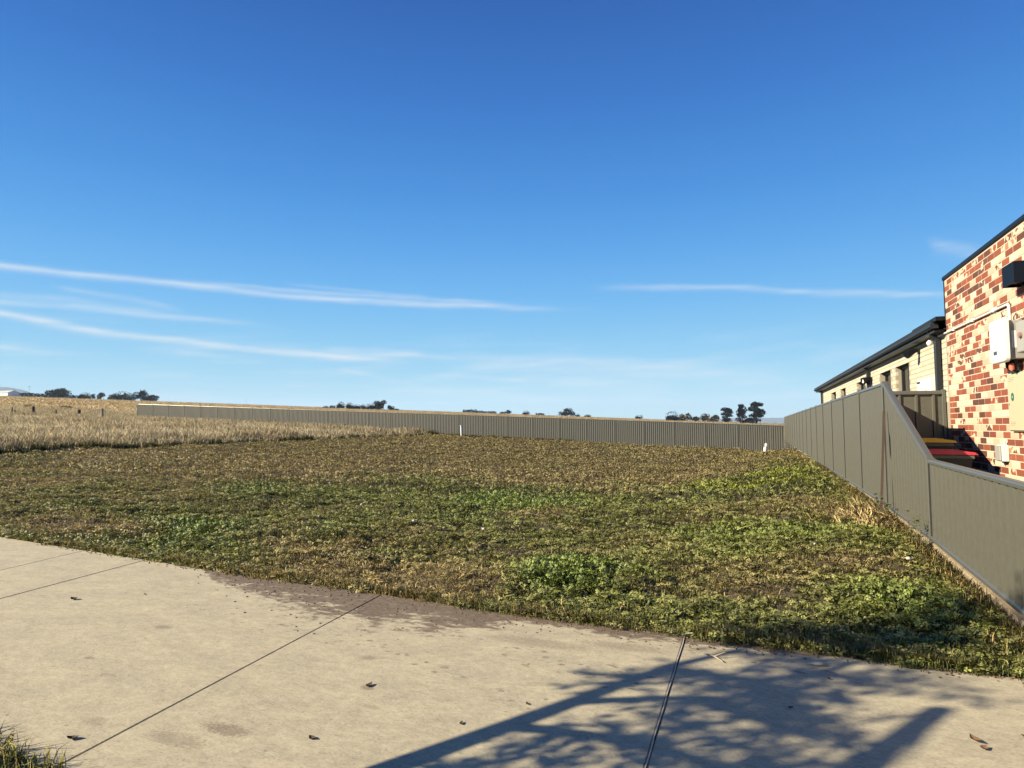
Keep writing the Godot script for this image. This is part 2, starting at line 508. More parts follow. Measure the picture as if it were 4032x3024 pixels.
func build_ground():
	var A := lines(-13.0, 3.2, 0.12, -2600.0, 2600.0, 1.045)
	var S := lines(1.4, 26.0, 0.12, -120.0, 2600.0, 1.04)
	var na := A.size()
	var ns := S.size()
	var v := PackedVector3Array()
	var c := PackedColorArray()
	v.resize(na * ns); c.resize(na * ns)
	for j in ns:
		for i in na:
			v[j * na + i] = Vector3(A[i], ground_y(A[i], S[j]), -S[j])
			c[j * na + i] = ground_colour(A[i], S[j])
	var n := PackedVector3Array()
	n.resize(na * ns)
	for j in ns:
		for i in na:
			var dx := v[j * na + mini(i + 1, na - 1)] - v[j * na + maxi(i - 1, 0)]
			var dz := v[mini(j + 1, ns - 1) * na + i] - v[maxi(j - 1, 0) * na + i]
			n[j * na + i] = dx.cross(dz).normalized()
	var idx := PackedInt32Array()
	for j in ns - 1:
		for i in na - 1:
			var p := j * na + i
			idx.append_array(PackedInt32Array([p, p + na, p + na + 1, p, p + na + 1, p + 1]))
	var arr := []
	arr.resize(Mesh.ARRAY_MAX)
	arr[Mesh.ARRAY_VERTEX] = v; arr[Mesh.ARRAY_NORMAL] = n; arr[Mesh.ARRAY_COLOR] = c; arr[Mesh.ARRAY_INDEX] = idx
	var m := ArrayMesh.new()
	m.add_surface_from_arrays(Mesh.PRIMITIVE_TRIANGLES, arr)
	tag(part("ground", m, M.ground), "", "", "", "structure")
	print("ground ", na, " x ", ns)

# ------------------------------------------------------------------ footpath
const TEX_A0 := -11.6
const TEX_A1 := 2.6
const TEX_S0 := 1.9
const TEX_S1 := 5.7
const DIRT := [[-20.0, 0.05], [-5.7, 0.05], [-5.3, 0.30], [-4.2, 0.52], [-3.35, 0.82], [-3.0, 0.6], [-2.4, 0.62], [-2.0, 0.46], [-1.8, 0.2], [-1.4, 0.17], [-0.9, 0.2], [-0.4, 0.14], [0.5, 0.06], [3.0, 0.03]]
func concrete_image() -> Image:
	var W := 2048
	var H := 1024
	var lay := []
	for d in [[0.30, 2, 1], [0.09, 3, 2], [0.012, 4, 3], [0.04, 4, 4], [0.22, 2, 5]]:
		var n := FastNoiseLite.new()
		n.noise_type = FastNoiseLite.TYPE_SIMPLEX_SMOOTH
		n.frequency = d[0]; n.fractal_octaves = d[1]; n.seed = d[2]
		lay.append(n.get_image(W, H, false, false, true).get_data())
	var out := PackedByteArray()
	out.resize(W * H * 3)
	# smudges of dried mud: [x, s, radius x, radius s, strength]
	var marks := [[-2.62, 2.62, 0.20, 0.07, 0.55], [-2.78, 2.45, 0.25, 0.08, 0.35], [-3.36, 2.44, 0.09, 0.06, 0.3], [-2.05, 3.12, 0.07, 0.03, 0.3], [-2.23, 3.33, 0.06, 0.04, 0.55], [-4.40, 3.72, 0.10, 0.05, 0.45], [-4.3, 3.06, 0.06, 0.03, 0.5], [-2.5, 3.75, 0.07, 0.05, 0.4], [-3.9, 2.9, 0.08, 0.04, 0.3], [-1.5, 4.45, 0.5, 0.12, 0.35], [-0.9, 4.6, 0.4, 0.1, 0.35], [-0.2, 4.75, 0.5, 0.1, 0.3]]
	for r in [[-3.15, 4.12, -1.1, 3.45, 26], [-2.2, 4.4, -0.75, 4.1, 24], [-1.9, 4.2, -0.6, 3.9, 16], [-4.9, 4.3, -3.5, 3.9, 12], [-0.9, 4.75, 0.6, 4.55, 22]]:
		for k in r[4]:
			var t := rng.randf()
			marks.append([lerpf(r[0], r[2], t) + rng.randfn(0.0, 0.06), lerpf(r[1], r[3], t) + rng.randfn(0.0, 0.05), rng.randf_range(0.012, 0.04), rng.randf_range(0.008, 0.022), rng.randf_range(0.35, 0.75)])
	for k in 1500:
		marks.append([rng.randf_range(TEX_A0, TEX_A1), rng.randf_range(2.0, 5.0), rng.randf_range(0.006, 0.020), rng.randf_range(0.004, 0.011), rng.randf_range(0.15, 0.55)])
	var mud := PackedFloat32Array()
	mud.resize(W * H)
	for m in marks:
		var x0 := int((m[0] - m[2] * 2.0 - TEX_A0) / (TEX_A1 - TEX_A0) * W)
		var x1 := int((m[0] + m[2] * 2.0 - TEX_A0) / (TEX_A1 - TEX_A0) * W)
		var y0 := int((m[1] - m[3] * 2.0 - TEX_S0) / (TEX_S1 - TEX_S0) * H)
		var y1 := int((m[1] + m[3] * 2.0 - TEX_S0) / (TEX_S1 - TEX_S0) * H)
		for y in range(maxi(y0, 0), mini(y1 + 1, H)):
			for x in range(maxi(x0, 0), mini(x1 + 1, W)):
				var a := TEX_A0 + (x + 0.5) / W * (TEX_A1 - TEX_A0)
				var s := TEX_S0 + (y + 0.5) / H * (TEX_S1 - TEX_S0)
				var q: float = pow((a - m[0]) / m[2], 2.0) + pow((s - m[1]) / m[3], 2.0)
				var grain: float = lay[4][y * W + x] / 255.0
				mud[y * W + x] = maxf(mud[y * W + x], m[4] * sm(0.35, 0.75, exp(-q) * (0.4 + 1.1 * grain)))
	for x in W:
		var a := TEX_A0 + (x + 0.5) / W * (TEX_A1 - TEX_A0)
		var e := path_far(a)
		var wd := table(DIRT, a)
		for y in H:
			var s := TEX_S0 + (y + 0.5) / H * (TEX_S1 - TEX_S0)
			var i := y * W + x
			var f: float = lay[0][i] / 255.0
			var g: float = lay[1][i] / 255.0
			var b: float = lay[2][i] / 255.0
			var q: float = lay[3][i] / 255.0
			var k := 0.62 + 0.36 * f + 0.24 * g + 0.22 * (b - 0.5) + 0.20 * (q - 0.5)
			if f < 0.22: k *= 0.80
			if f > 0.9: k *= 1.05
			var r1 := 0.475 * k
			var g1 := 0.418 * k
			var b1 := 0.290 * (k - 0.04 * (b - 0.5))
			# soil washed over the edge of the slab
			var d := (e - s) / wd
			var soil := sm(1.25, 0.70, d + (b - 0.5) * 0.9 + (q - 0.5) * 0.8 + (g - 0.5) * 0.6) if d < 2.4 else 0.0
			soil *= clampf(0.62 + 0.6 * g + (f - 0.5) * 0.4, 0.0, 1.0)
			soil = maxf(soil, mud[i])
			r1 = lerpf(r1, 0.125 * (0.6 + 0.8 * f), soil)
			g1 = lerpf(g1, 0.084 * (0.6 + 0.8 * f), soil)
			b1 = lerpf(b1, 0.052 * (0.6 + 0.8 * f), soil)
			out[i * 3] = int(clampf(pow(r1, 0.4545), 0, 1) * 255.0)
			out[i * 3 + 1] = int(clampf(pow(g1, 0.4545), 0, 1) * 255.0)
			out[i * 3 + 2] = int(clampf(pow(b1, 0.4545), 0, 1) * 255.0)
	return Image.create_from_data(W, H, false, Image.FORMAT_RGB8, out)

func joint_x(j: Array, s: float) -> float:
	return lerpf(j[0], j[1], (s - 2.0) / 3.2)

func build_footpath():
	var m := mat(Color(1, 1, 1), 0.88)
	m.albedo_texture = ImageTexture.create_from_image(concrete_image())
	var path := Node3D.new()
	path.name = "footpath"
	add_child(path)
	tag(path, "", "", "", "structure")
	var J := [[-16.0, -18.0], [-10.6, -11.2], [-7.30, -7.93], [-6.26, -6.73], [-3.08, -3.31], [-0.50, -0.515], [2.3, 2.35], [5.0, 5.0]]
	for k in J.size() - 1:
		var nx := 14
		var lev: float = [0.0, 0.0, 0.001, 0.0, 0.002, -0.002, 0.0][k]
		var rows := []
		var gap := 0.011
		for i in nx + 1:
			var col := []
			for q in 7:
				# across the slab: rounded edge, top, rounded edge
				var u := float(i) / nx
				var am := lerpf(joint_x(J[k], 3.5), joint_x(J[k + 1], 3.5), u)
				var sn := path_near(am)
				var sf := path_far(am)
				var tq: float = [0.0, 0.0, 0.006 / (sf - sn), 0.5, 1.0 - 0.006 / (sf - sn), 1.0, 1.0][q]
				var yy: float = [-0.1, -0.006, 0.0, 0.0, 0.0, -0.006, -0.1][q]
				var s := lerpf(sn, sf, tq)
				var a := lerpf(joint_x(J[k], s) + gap, joint_x(J[k + 1], s) - gap, u)
				col.append(Vector3(a, yy + lev, -s))
			rows.append(col)
		# turn the ends down into the joints
		for e in [0, nx]:
			for q in 7: rows[e][q].y = minf(rows[e][q].y, rows[e][q].y)
		var left := []
		var right := []
		for q in 7:
			left.append([rows[0][q] + Vector3(-0.004, -0.005, 0), rows[0][q] + Vector3(-0.004, -0.09, 0)])
			right.append([rows[nx][q] + Vector3(0.004, -0.005, 0), rows[nx][q] + Vector3(0.004, -0.09, 0)])
		var mb := MB.new()
		for i in nx:
			for q in 6:
				mb.quad(rows[i][q], rows[i + 1][q], rows[i + 1][q + 1], rows[i][q + 1])
		for q in 6:
			mb.quad(left[q][0], rows[0][q], rows[0][q + 1], left[q + 1][0])
			mb.quad(left[q][1], left[q][0], left[q + 1][0], left[q + 1][1])
			mb.quad(rows[nx][q], right[q][0], right[q + 1][0], rows[nx][q + 1])
			mb.quad(right[q][0], right[q][1], right[q + 1][1], right[q + 1][0])
		for i in mb.v.size():
			mb.uv[i] = Vector2((mb.v[i].x - TEX_A0) / (TEX_A1 - TEX_A0), (-mb.v[i].z - TEX_S0) / (TEX_S1 - TEX_S0))
		part("concrete_slab", mb, m, path)
	# dark filler low in the joints
	for k in range(1, J.size() - 1):
		var mb := MB.new()
		var p0 := Vector3(joint_x(J[k], 2.1), -0.075, -2.1)
		var far_s := path_far(joint_x(J[k], 5.0)) - 0.02
		var p1 := Vector3(joint_x(J[k], far_s), -0.075, -far_s)
		mb.beam(p0, p1, 0.03, 0.05)
		part("joint_filler", mb, mat(Color(0.035, 0.028, 0.022), 0.95), path)
	# pale foam strip standing out of one joint
	var fs := MB.new()
	var pts := []
	for k in 12:
		var s := lerpf(3.0, 4.98, k / 11.0)
		pts.append(Vector3(joint_x(J[5], s) + 0.002 * sin(k * 2.1), -0.004, -s))
	for k in 11: fs.beam(pts[k], pts[k + 1], 0.006, 0.018)
	fs.beam(pts[11], pts[11] + Vector3(0.006, 0.03, 0.0), 0.012, 0.006, Vector3.RIGHT)
	fs.beam(pts[11] + Vector3(0.006, 0.03, 0.0), pts[11] + Vector3(0.06, 0.035, -0.012), 0.018, 0.005)
	part("joint_strip", fs, mat(Color(0.52, 0.47, 0.38), 0.8), path)

# ------------------------------------------------------------------ steel fences
const PITCH := 0.16
func sheet(length: float, bot0: float, bot1: float, top0: float, top1: float) -> MB:   # ribbed steel, front towards +z
	var mb := MB.new()
	var prof := []
	var x := 0.056   # the slot in the post stays open on this side
	while x < length - 0.001:
		for q in [[0.0, 0.0], [0.088, 0.0], [0.100, -0.040], [0.148, -0.040], [0.16, 0.0]]:
			if x + q[0] <= length and (prof.is_empty() or x + q[0] > prof[-1].x + 0.001): prof.append(Vector2(x + q[0], q[1]))
		x += PITCH
	if prof[-1].x < length - 0.002: prof.append(Vector2(length, prof[-1].y))
	for i in prof.size() - 1:
		var p: Vector2 = prof[i]
		var q: Vector2 = prof[i + 1]
		var a := Vector3(p.x, lerpf(bot0, bot1, p.x / length), p.y)
		var b := Vector3(q.x, lerpf(bot0, bot1, q.x / length), q.y)
		var d := Vector3(q.x, lerpf(top0, top1, q.x / length), q.y)
		var e := Vector3(p.x, lerpf(top0, top1, p.x / length), p.y)
		mb.quad(a, b, d, e)
		var o := Vector3(0, 0, -0.003)
		mb.quad(b + o, a + o, e + o, d + o)
	return mb

func rail_mesh(length: float, y0: float, y1: float, h := 0.045, d := 0.052) -> MB:   # folded rail with rounded shoulders, from (0, y0) to (length, y1)
	var mb := MB.new()
	var sec := [Vector2(-d, 0), Vector2(0.012, 0), Vector2(0.012, h * 0.55), Vector2(0.007, h * 0.82), Vector2(-0.004, h * 0.97), Vector2(-0.014, h), Vector2(-d + 0.002, h), Vector2(-d - 0.010, h * 0.9), Vector2(-d - 0.012, h * 0.5), Vector2(-d - 0.012, 0)]
	for i in sec.size():
		var p: Vector2 = sec[i]
		var q: Vector2 = sec[(i + 1) % sec.size()]
		mb.quad(Vector3(0, y0 + p.y, p.x), Vector3(length, y1 + p.y, p.x), Vector3(length, y1 + q.y, q.x), Vector3(0, y0 + q.y, q.x))
	return mb

func post_mesh(y0: float, y1: float, w := 0.05) -> MB:   # front flange, and a wider back flange behind the slot that holds the sheet
	var mb := MB.new()
	mb.box(Vector3(-w * 0.5, y0, -0.066), Vector3(w * 0.5 + 0.035, y1 - 0.01, -0.0625))
	mb.box(Vector3(-w * 0.5, y0, -0.062), Vector3(w * 0.5, y1, 0.018), 0.004)
	return mb

func slot_shade_mesh(y0: float, y1: float, w: float) -> MB:   # added black strip standing in for the shade in the slot beside a post
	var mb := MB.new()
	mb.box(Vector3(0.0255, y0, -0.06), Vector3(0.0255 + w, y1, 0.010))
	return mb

func build_side_fence():
	var f := thing("side_fence", "grey green steel sheet fence along the right side, raked down to a low front bay", "fence", Vector3(FENCE_X, 0, 0))
	# stations towards the camera: [s, top, bottom of the sheet]
	var st := []
	var k := 17
	while k >= 0:
		st.append([10.42 + k * 2.4, 2.226, 0.44])
		k -= 1
	st[0][0] = BACK_S - 0.03
	st.append([8.08, 1.229, 0.37])
	st.append([5.40, 1.185, 0.235])
	for i in st.size() - 1:
		var p = st[i]
		var q = st[i + 1]
		var P := Vector3(fence_x(p[0]) - FENCE_X, 0, -p[0])
		var Q := Vector3(fence_x(q[0]) - FENCE_X, 0, -q[0])
		var X := (Q - P).normalized()
		var B := Basis(X, Vector3.UP, X.cross(Vector3.UP))
		var L := (Q - P).length()
		var top0: float = p[1]
		if i > 0 and st[i - 1][1] > p[1] + 0.3: top0 = p[1]
		part("fence_sheet", sheet(L, p[2] - 0.01, q[2] - 0.01, top0 - 0.03, q[1] - 0.03), M.fence, f, P, B)
		part("top_rail", rail_mesh(L, top0 - 0.045, q[1] - 0.045), M.rail, f, P, B)
		part("bottom_rail", rail_mesh(L, p[2] - 0.02, q[2] - 0.02, 0.05), M.rail, f, P, B)
		part("slot_shade_strip", slot_shade_mesh(p[2] + 0.03, top0 - 0.046, 0.030), M.rubber, f, P, B)
		var pl := MB.new()
		for yy in [0]:
			var b0: float = minf(p[2], land(fence_x(p[0]), p[0]) + 0.10)
			var b1: float = minf(q[2], land(fence_x(q[0]), q[0]) + 0.10)
			pl.beam(Vector3(0, b0 - 0.16, -0.03), Vector3(L, b1 - 0.16, -0.03), 0.05, 0.27)
		part("plinth", pl, M.plinth, f, P, B)
	for i in st.size():
		var p = st[i]
		var top: float = p[1] + 0.012
		part("post", post_mesh(minf(p[2] - 0.16, land(fence_x(p[0]), p[0]) - 0.1), top), M.post, f, Vector3(fence_x(p[0]) - FENCE_X, 0, -p[0]), Basis(Vector3(0, 0, 1), Vector3.UP, Vector3(-1, 0, 0)))

func back_top(a: float) -> float: return 1.645 - 0.0362 * (a + 0.0)
func build_back_fence():
	var f := thing("back_fence", "long grey steel sheet fence across the back of the lot, climbing to the left", "fence", Vector3(0, 0, -BACK_S))
	var a1 := fence_x(BACK_S) - 0.04
	var bay := 2.4
	var sh := sheet(bay, -2.0, -2.0 - 0.0362 * bay, -0.03, -0.03 - 0.0362 * bay).mesh()
	var rl := rail_mesh(bay, -0.045, -0.045 - 0.0362 * bay).mesh()
	var br := rail_mesh(bay, -2.03, -2.03 - 0.0362 * bay).mesh()
	var pm := post_mesh(-2.15, 0.015, 0.065).mesh()
	var sl := slot_shade_mesh(-1.98, -0.05, 0.05).mesh()
	# 28 full bays and a short one at the corner
	for i in 29:
		var a := a1 - 0.94 - bay * i
		part("post", pm, M.post, f, Vector3(a, back_top(a), 0.0))
		if i > 0: part("slot_shade_strip", sl, M.rubber, f, Vector3(a + 0.007, back_top(a), 0.0))
		if i == 28: continue
		a -= bay
		part("fence_sheet", sh, M.back_fence, f, Vector3(a, back_top(a), 0.0))
		part("top_rail", rl, M.rail, f, Vector3(a, back_top(a), 0.0))
		part("bottom_rail", br, M.rail, f, Vector3(a, back_top(a), 0.0))
	var ac := a1 - 0.94
	var d := -0.0362 * 0.94
	part("fence_sheet", sheet(0.94, -2.0, -2.0 + d, -0.03, -0.03 + d), M.back_fence, f, Vector3(ac, back_top(ac), 0.0))
	part("top_rail", rail_mesh(0.94, -0.045, -0.045 + d), M.rail, f, Vector3(ac, back_top(ac), 0.0))
	part("bottom_rail", rail_mesh(0.94, -2.03, -2.03 + d), M.rail, f, Vector3(ac, back_top(ac), 0.0))

func build_gate_fence():
	var s := 11.93
	var f := thing("return_fence", "short olive steel fence panel closing the gap between side fence and brick wall", "fence", Vector3(FENCE_X + 0.04, 0, -s))
	var L := WALL_X - FENCE_X - 0.10
	var wide := MB.new()
	var x := 0.0
	while x < L - 0.01:
		var x1 := minf(x + 0.19, L)
		wide.quad(Vector3(x, 0.4, -0.03), Vector3(x1, 0.4, -0.03), Vector3(x1, 2.12, -0.03), Vector3(x, 2.12, -0.03))
		wide.quad(Vector3(x1, 0.4, -0.034), Vector3(x, 0.4, -0.034), Vector3(x, 2.12, -0.034), Vector3(x1, 2.12, -0.034))
		if x1 < L:
			wide.quad(Vector3(x1, 0.4, -0.03), Vector3(x1 + 0.01, 0.4, 0.0), Vector3(x1 + 0.01, 2.12, 0.0), Vector3(x1, 2.12, -0.03))
			wide.quad(Vector3(x1 + 0.01, 0.4, 0.0), Vector3(x1 + 0.04, 0.4, 0.0), Vector3(x1 + 0.04, 2.12, 0.0), Vector3(x1 + 0.01, 2.12, 0.0))
			wide.quad(Vector3(x1 + 0.04, 0.4, 0.0), Vector3(x1 + 0.05, 0.4, -0.03), Vector3(x1 + 0.05, 2.12, -0.03), Vector3(x1 + 0.04, 2.12, 0.0))
		x = x1 + 0.05
	part("fence_sheet", wide, M.fence, f)
	part("top_rail", rail_mesh(L, 2.105, 2.105, 0.06), M.rail, f)
	part("bottom_rail", rail_mesh(L, 0.36, 0.36), M.rail, f)
	part("post", post_mesh(0.25, 2.18), M.post, f, Vector3(L + 0.025, 0, 0))

# ------------------------------------------------------------------ house
const ALONG_WALL := Basis(Vector3(0, 0, 1), Vector3(0, 1, 0), Vector3(-1, 0, 0))   # local x towards the camera, local z out of the wall

func brick_mesh(w: float, h: float) -> MB:   # face at z = 0, body behind it
	var mb := MB.new()
	var b := 0.002
	var F := [Vector3(b, b, 0), Vector3(w - b, b, 0), Vector3(w - b, h - b, 0), Vector3(b, h - b, 0)]
	var E := [Vector3(0, 0, -b), Vector3(w, 0, -b), Vector3(w, h, -b), Vector3(0, h, -b)]
	var K := [Vector3(0, 0, -0.05), Vector3(w, 0, -0.05), Vector3(w, h, -0.05), Vector3(0, h, -0.05)]
	mb.quad(F[0], F[1], F[2], F[3])
	for i in 4:
		var j := (i + 1) % 4
		mb.quad(E[i], E[j], F[j], F[i])
		mb.quad(K[i], K[j], E[j], E[i])
	return mb

func lay_bricks(wall: Node3D, s_near: float, s_far: float, y0: float, y1: float, holes: Array, mats: Array, picks: Array, near_limit: float, low_limit: float, name_stuff: String):
	# wall is placed at x = WALL_X, z = 0 with ALONG_WALL: local x = -s
	var pw := 0.2445
	var ph := 0.0885
	var full := brick_mesh(pw - 0.016, ph - 0.0125)
	var half := brick_mesh(pw * 0.5 - 0.016, ph - 0.0125)
	var full_mesh := full.mesh()
	var half_mesh := half.mesh()
	var rest := []
	for q in mats: rest.append(MB.new())
	var made := 0
	var row := 0
	var y := y0
	while y + ph <= y1 + 0.03:
		var x := -s_far + 0.004
		var first := row % 2 == 1
		while x < -s_near - 0.05:
			var w := pw * 0.5 if first else pw
			var is_half := first
			first = false
			if x + w > -s_near + 0.02:
				w = pw * 0.5
				is_half = true
				if x + w > -s_near + 0.02: break
			var skip := false
			for h in holes:
				if -x - w < h[1] - 0.02 and -x > h[0] + 0.02 and y < h[3] - 0.02 and y + ph > h[2] + 0.02: skip = true
			if not skip:
				var m: int = picks[rng.randi() % picks.size()]
				var jut := rng.randf_range(-0.001, 0.001)
				var at := Vector3(x, y, jut)
				if -x < near_limit and y > low_limit and made < 300:
					made += 1
					part("brick", half_mesh if is_half else full_mesh, mats[m], wall, at)
				else:
					var src := half if is_half else full
					for i in src.v.size():
						rest[m].v.append(src.v[i] + at); rest[m].n.append(src.n[i]); rest[m].uv.append(src.uv[i]); rest[m].c.append(Color.WHITE)
			x += w
		y += ph
		row += 1
	var am := ArrayMesh.new()
	for q in mats.size(): rest[q].add_to(am, mats[q])
	tag(part(name_stuff, am, null, wall), "", "", "", "stuff")
	print(name_stuff, " single bricks ", made)

func build_house():
	var house := thing("brick_house", "single storey brick house, red and cream blend in front, cream bricks and dark gutter behind", "house", Vector3(WALL_X, 0, 0))
	# red and cream blended block with its parapet
	var rw := MB.new()
	rw.box(Vector3(-11.76, 0.0, -0.30), Vector3(-5.2, 3.93, -0.0035))
	var red := part("red_brick_wall", rw, M.mortar, house, Vector3.ZERO, ALONG_WALL)
	lay_bricks(red, 5.2, 11.76, 0.20, 3.93, [], M.bricks, [0, 0, 0, 1, 1, 1, 1, 2, 2, 2, 3, 3, 3, 4, 4, 4, 5, 5, 5, 6, 6, 7, 8, 8, 9, 9, 10], 10.55, 0.95, "brickwork")
	var cap := MB.new()
	cap.box(Vector3(-11.80, 3.935, -0.33), Vector3(-5.15, 3.99, 0.022), 0.004)
	part("parapet_capping", cap, M.black_metal, house, Vector3.ZERO, ALONG_WALL)
	var ret := MB.new()
	ret.box(Vector3(-11.80, 3.2, -2.5), Vector3(-11.763, 3.933, 0.006), 0.003)
	part("parapet_return", ret, M.black_metal, house, Vector3.ZERO, ALONG_WALL)
	var core := MB.new()
	core.box(Vector3(-11.75, 0.0, -6.0), Vector3(-5.25, 3.9, -0.31))
	part("front_block", core, M.mortar, house, Vector3.ZERO, ALONG_WALL)
	# cream wing
	var holes := [[14.40, 15.62, 1.0, 2.852], [16.18, 17.40, 1.0, 2.852], [19.50, 21.0, 1.0, 2.852], [23.45, 24.65, 1.0, 2.852], [26.0, 27.4, 1.0, 2.852]]
	var cw := MB.new()
	var at := 11.765
	for h in holes + [[31.5, 31.5, 0, 0]]:
		cw.box(Vector3(-h[0], 1.0, -0.12), Vector3(-at, 2.852, -0.0035))
		at = h[1]
	cw.box(Vector3(-31.5, 0.0, -0.12), Vector3(-11.765, 0.998, -0.0035))
	cw.box(Vector3(-31.5, 2.854, -0.12), Vector3(-11.765, 3.14, -0.0035))
	var cream := part("cream_brick_wall", cw, M.cream_mortar, house, Vector3.ZERO, ALONG_WALL)
	lay_bricks(cream, 11.77, 31.5, 1.97, 3.12, holes, M.cream_bricks, [0, 1, 2, 3], 20.4, 2.05, "cream_brickwork")
	var inner := MB.new()
	inner.box(Vector3(-31.5, 0.0, -7.0), Vector3(-11.765, 3.1, -0.33))
	part("rear_block", inner, M.cream_wall, house, Vector3.ZERO, ALONG_WALL)
	var sills := []
	for h in holes:
		var w := Node3D.new()
		w.name = "window"
		house.add_child(w, true)
		w.transform = Transform3D(ALONG_WALL, Vector3.ZERO)
		var fr := MB.new()
		var t := 0.05
		var zz := [-0.165, -0.105]
		fr.box(Vector3(-h[1], h[2], zz[0]), Vector3(-h[1] + t, h[3], zz[1]), 0.004)
		fr.box(Vector3(-h[0] - t, h[2], zz[0]), Vector3(-h[0], h[3], zz[1]), 0.004)
		fr.box(Vector3(-h[1] + t, h[3] - t, zz[0]), Vector3(-h[0] - t, h[3], zz[1]), 0.004)
		fr.box(Vector3(-h[1] + t, h[2], zz[0]), Vector3(-h[0] - t, h[2] + t, zz[1]), 0.004)
		var mx: float = -(h[0] + h[1]) * 0.5
		fr.box(Vector3(mx - 0.025, h[2] + t, zz[0] + 0.005), Vector3(mx + 0.025, h[3] - t, zz[1] - 0.005), 0.004)
		part("frame", fr, M.dark_metal, w)
		var gl := MB.new()
		gl.box(Vector3(-h[1] + t - 0.01, h[2] + t - 0.01, -0.145), Vector3(-h[0] - t + 0.01, h[3] - t + 0.01, -0.137))
		part("pane", gl, M.glass, w)
	# eave: dark soffit, fascia, gutter
	var so := MB.new()
	so.box(Vector3(-31.8, 3.10, -0.2), Vector3(-11.765, 3.135, 0.17))
	part("soffit", so, M.dark_metal, house, Vector3.ZERO, ALONG_WALL)
	var fa := MB.new()
	fa.box(Vector3(-31.8, 3.085, -0.006), Vector3(-11.765, 3.16, 0.03), 0.003)
	part("eave_trim", fa, M.dark_metal, house, Vector3.ZERO, ALONG_WALL)
	var gu := MB.new()
	var sec := [Vector2(0.12, 3.155), Vector2(0.215, 3.155), Vector2(0.235, 3.18), Vector2(0.235, 3.215), Vector2(0.215, 3.235), Vector2(0.225, 3.275), Vector2(0.20, 3.285), Vector2(0.19, 3.25), Vector2(0.12, 3.2)]
	for i in sec.size() - 1:
		var p: Vector2 = sec[i]
		var q: Vector2 = sec[i + 1]
		gu.quad(Vector3(-31.9, p.y, p.x), Vector3(-11.70, p.y, p.x), Vector3(-11.70, q.y, q.x), Vector3(-31.9, q.y, q.x))
	for xx in [-31.9, -11.70]:
		for i in range(1, sec.size() - 1):
			gu.tri(Vector3(xx, sec[0].y, sec[0].x), Vector3(xx, sec[i].y, sec[i].x), Vector3(xx, sec[i + 1].y, sec[i + 1].x))
	part("gutter", gu, M.dark_metal, house, Vector3.ZERO, ALONG_WALL)
	var ro := MB.new()
	var e0 := Vector3(-31.9, 3.26, 0.16)
	var e1 := Vector3(-11.77, 3.26, 0.16)
	var r0 := Vector3(-28.5, 4.05, -3.6)
	var r1 := Vector3(-11.77, 4.05, -3.6)
	ro.quad(e0, e1, r1, r0)
	ro.tri(Vector3(-31.9, 3.26, -7.4), e0, r0)
	ro.quad(Vector3(-11.77, 3.26, -7.4), Vector3(-31.9, 3.26, -7.4), r0, r1)
	part("roof", ro, M.roof, house, Vector3.ZERO, ALONG_WALL)
	var fl := MB.new()   # flashing that climbs beside the parapet
	fl.box(Vector3(-13.4, 3.29, -0.9), Vector3(-11.81, 3.36, 0.13), 0.004)
	part("roof_flashing", fl, M.black_metal, house, Vector3.ZERO, ALONG_WALL)
	for d in [12.09, 18.66, 30.35]:
		var dp := MB.new()
		dp.box(Vector3(-d - 0.05, 0.3, 0.022), Vector3(-d + 0.05, 3.02, 0.098), 0.01)
		dp.beam(Vector3(-d, 3.0, 0.06), Vector3(-d, 3.17, 0.16), 0.09, 0.07, Vector3(0, 0, 1))
		part("downpipe", dp, M.dark_metal, house, Vector3.ZERO, ALONG_WALL)
	# paved strip between fence and wall
	var sp := MB.new()
	var ys := []
	for k in 8:
		var s := lerpf(5.3, 12.5, k / 7.0)
		ys.append(Vector3(0, table(FENCE_GROUND, s) + 0.035, -s))
	for k in 7:
		sp.quad(ys[k] + Vector3(FENCE_X + 0.08, 0, 0), ys[k] + Vector3(WALL_X + 0.1, 0, 0), ys[k + 1] + Vector3(WALL_X + 0.1, 0, 0), ys[k + 1] + Vector3(FENCE_X + 0.08, 0, 0))
		var dn := Vector3(0, -0.12, 0)
		sp.quad(ys[k] + Vector3(FENCE_X + 0.08, 0, 0), ys[k + 1] + Vector3(FENCE_X + 0.08, 0, 0), ys[k + 1] + Vector3(FENCE_X + 0.08, 0, 0) + dn, ys[k] + Vector3(FENCE_X + 0.08, 0, 0) + dn)
	tag(part("side_path", sp, M.concrete_side), "", "", "", "structure")

func rounded_panel(w: float, h: float, d: float, r: float, bev := 0.012) -> MB:   # rounded rectangle, back at z = 0, front at z = d, lower left at the origin
	var mb := MB.new()
	var ring := []
	for c in [[w - r, h - r, 0], [r, h - r, 1], [r, r, 2], [w - r, r, 3]]:
		for k in 5:
			var an: float = (c[2] + k / 4.0) * PI * 0.5
			ring.append([Vector2(c[0], c[1]), Vector2(cos(an), sin(an))])
	var lay := [[0.0, r], [d - bev, r], [d - bev * 0.35, r - bev * 0.3], [d, r - bev]]
	var n := ring.size()
	for q in lay.size() - 1:
		for i in n:
			var j := (i + 1) % n
			var pt := func(e, l): return Vector3(e[0].x + e[1].x * l[1], e[0].y + e[1].y * l[1], l[0])
			mb.quad(pt.call(ring[i], lay[q]), pt.call(ring[j], lay[q]), pt.call(ring[j], lay[q + 1]), pt.call(ring[i], lay[q + 1]))
	for i in n:
		var j := (i + 1) % n
		var l = lay[3]
		mb.tri(Vector3(w * 0.5, h * 0.5, d), Vector3(ring[i][0].x + ring[i][1].x * l[1], ring[i][0].y + ring[i][1].y * l[1], d), Vector3(ring[j][0].x + ring[j][1].x * l[1], ring[j][0].y + ring[j][1].y * l[1], d))
	return mb

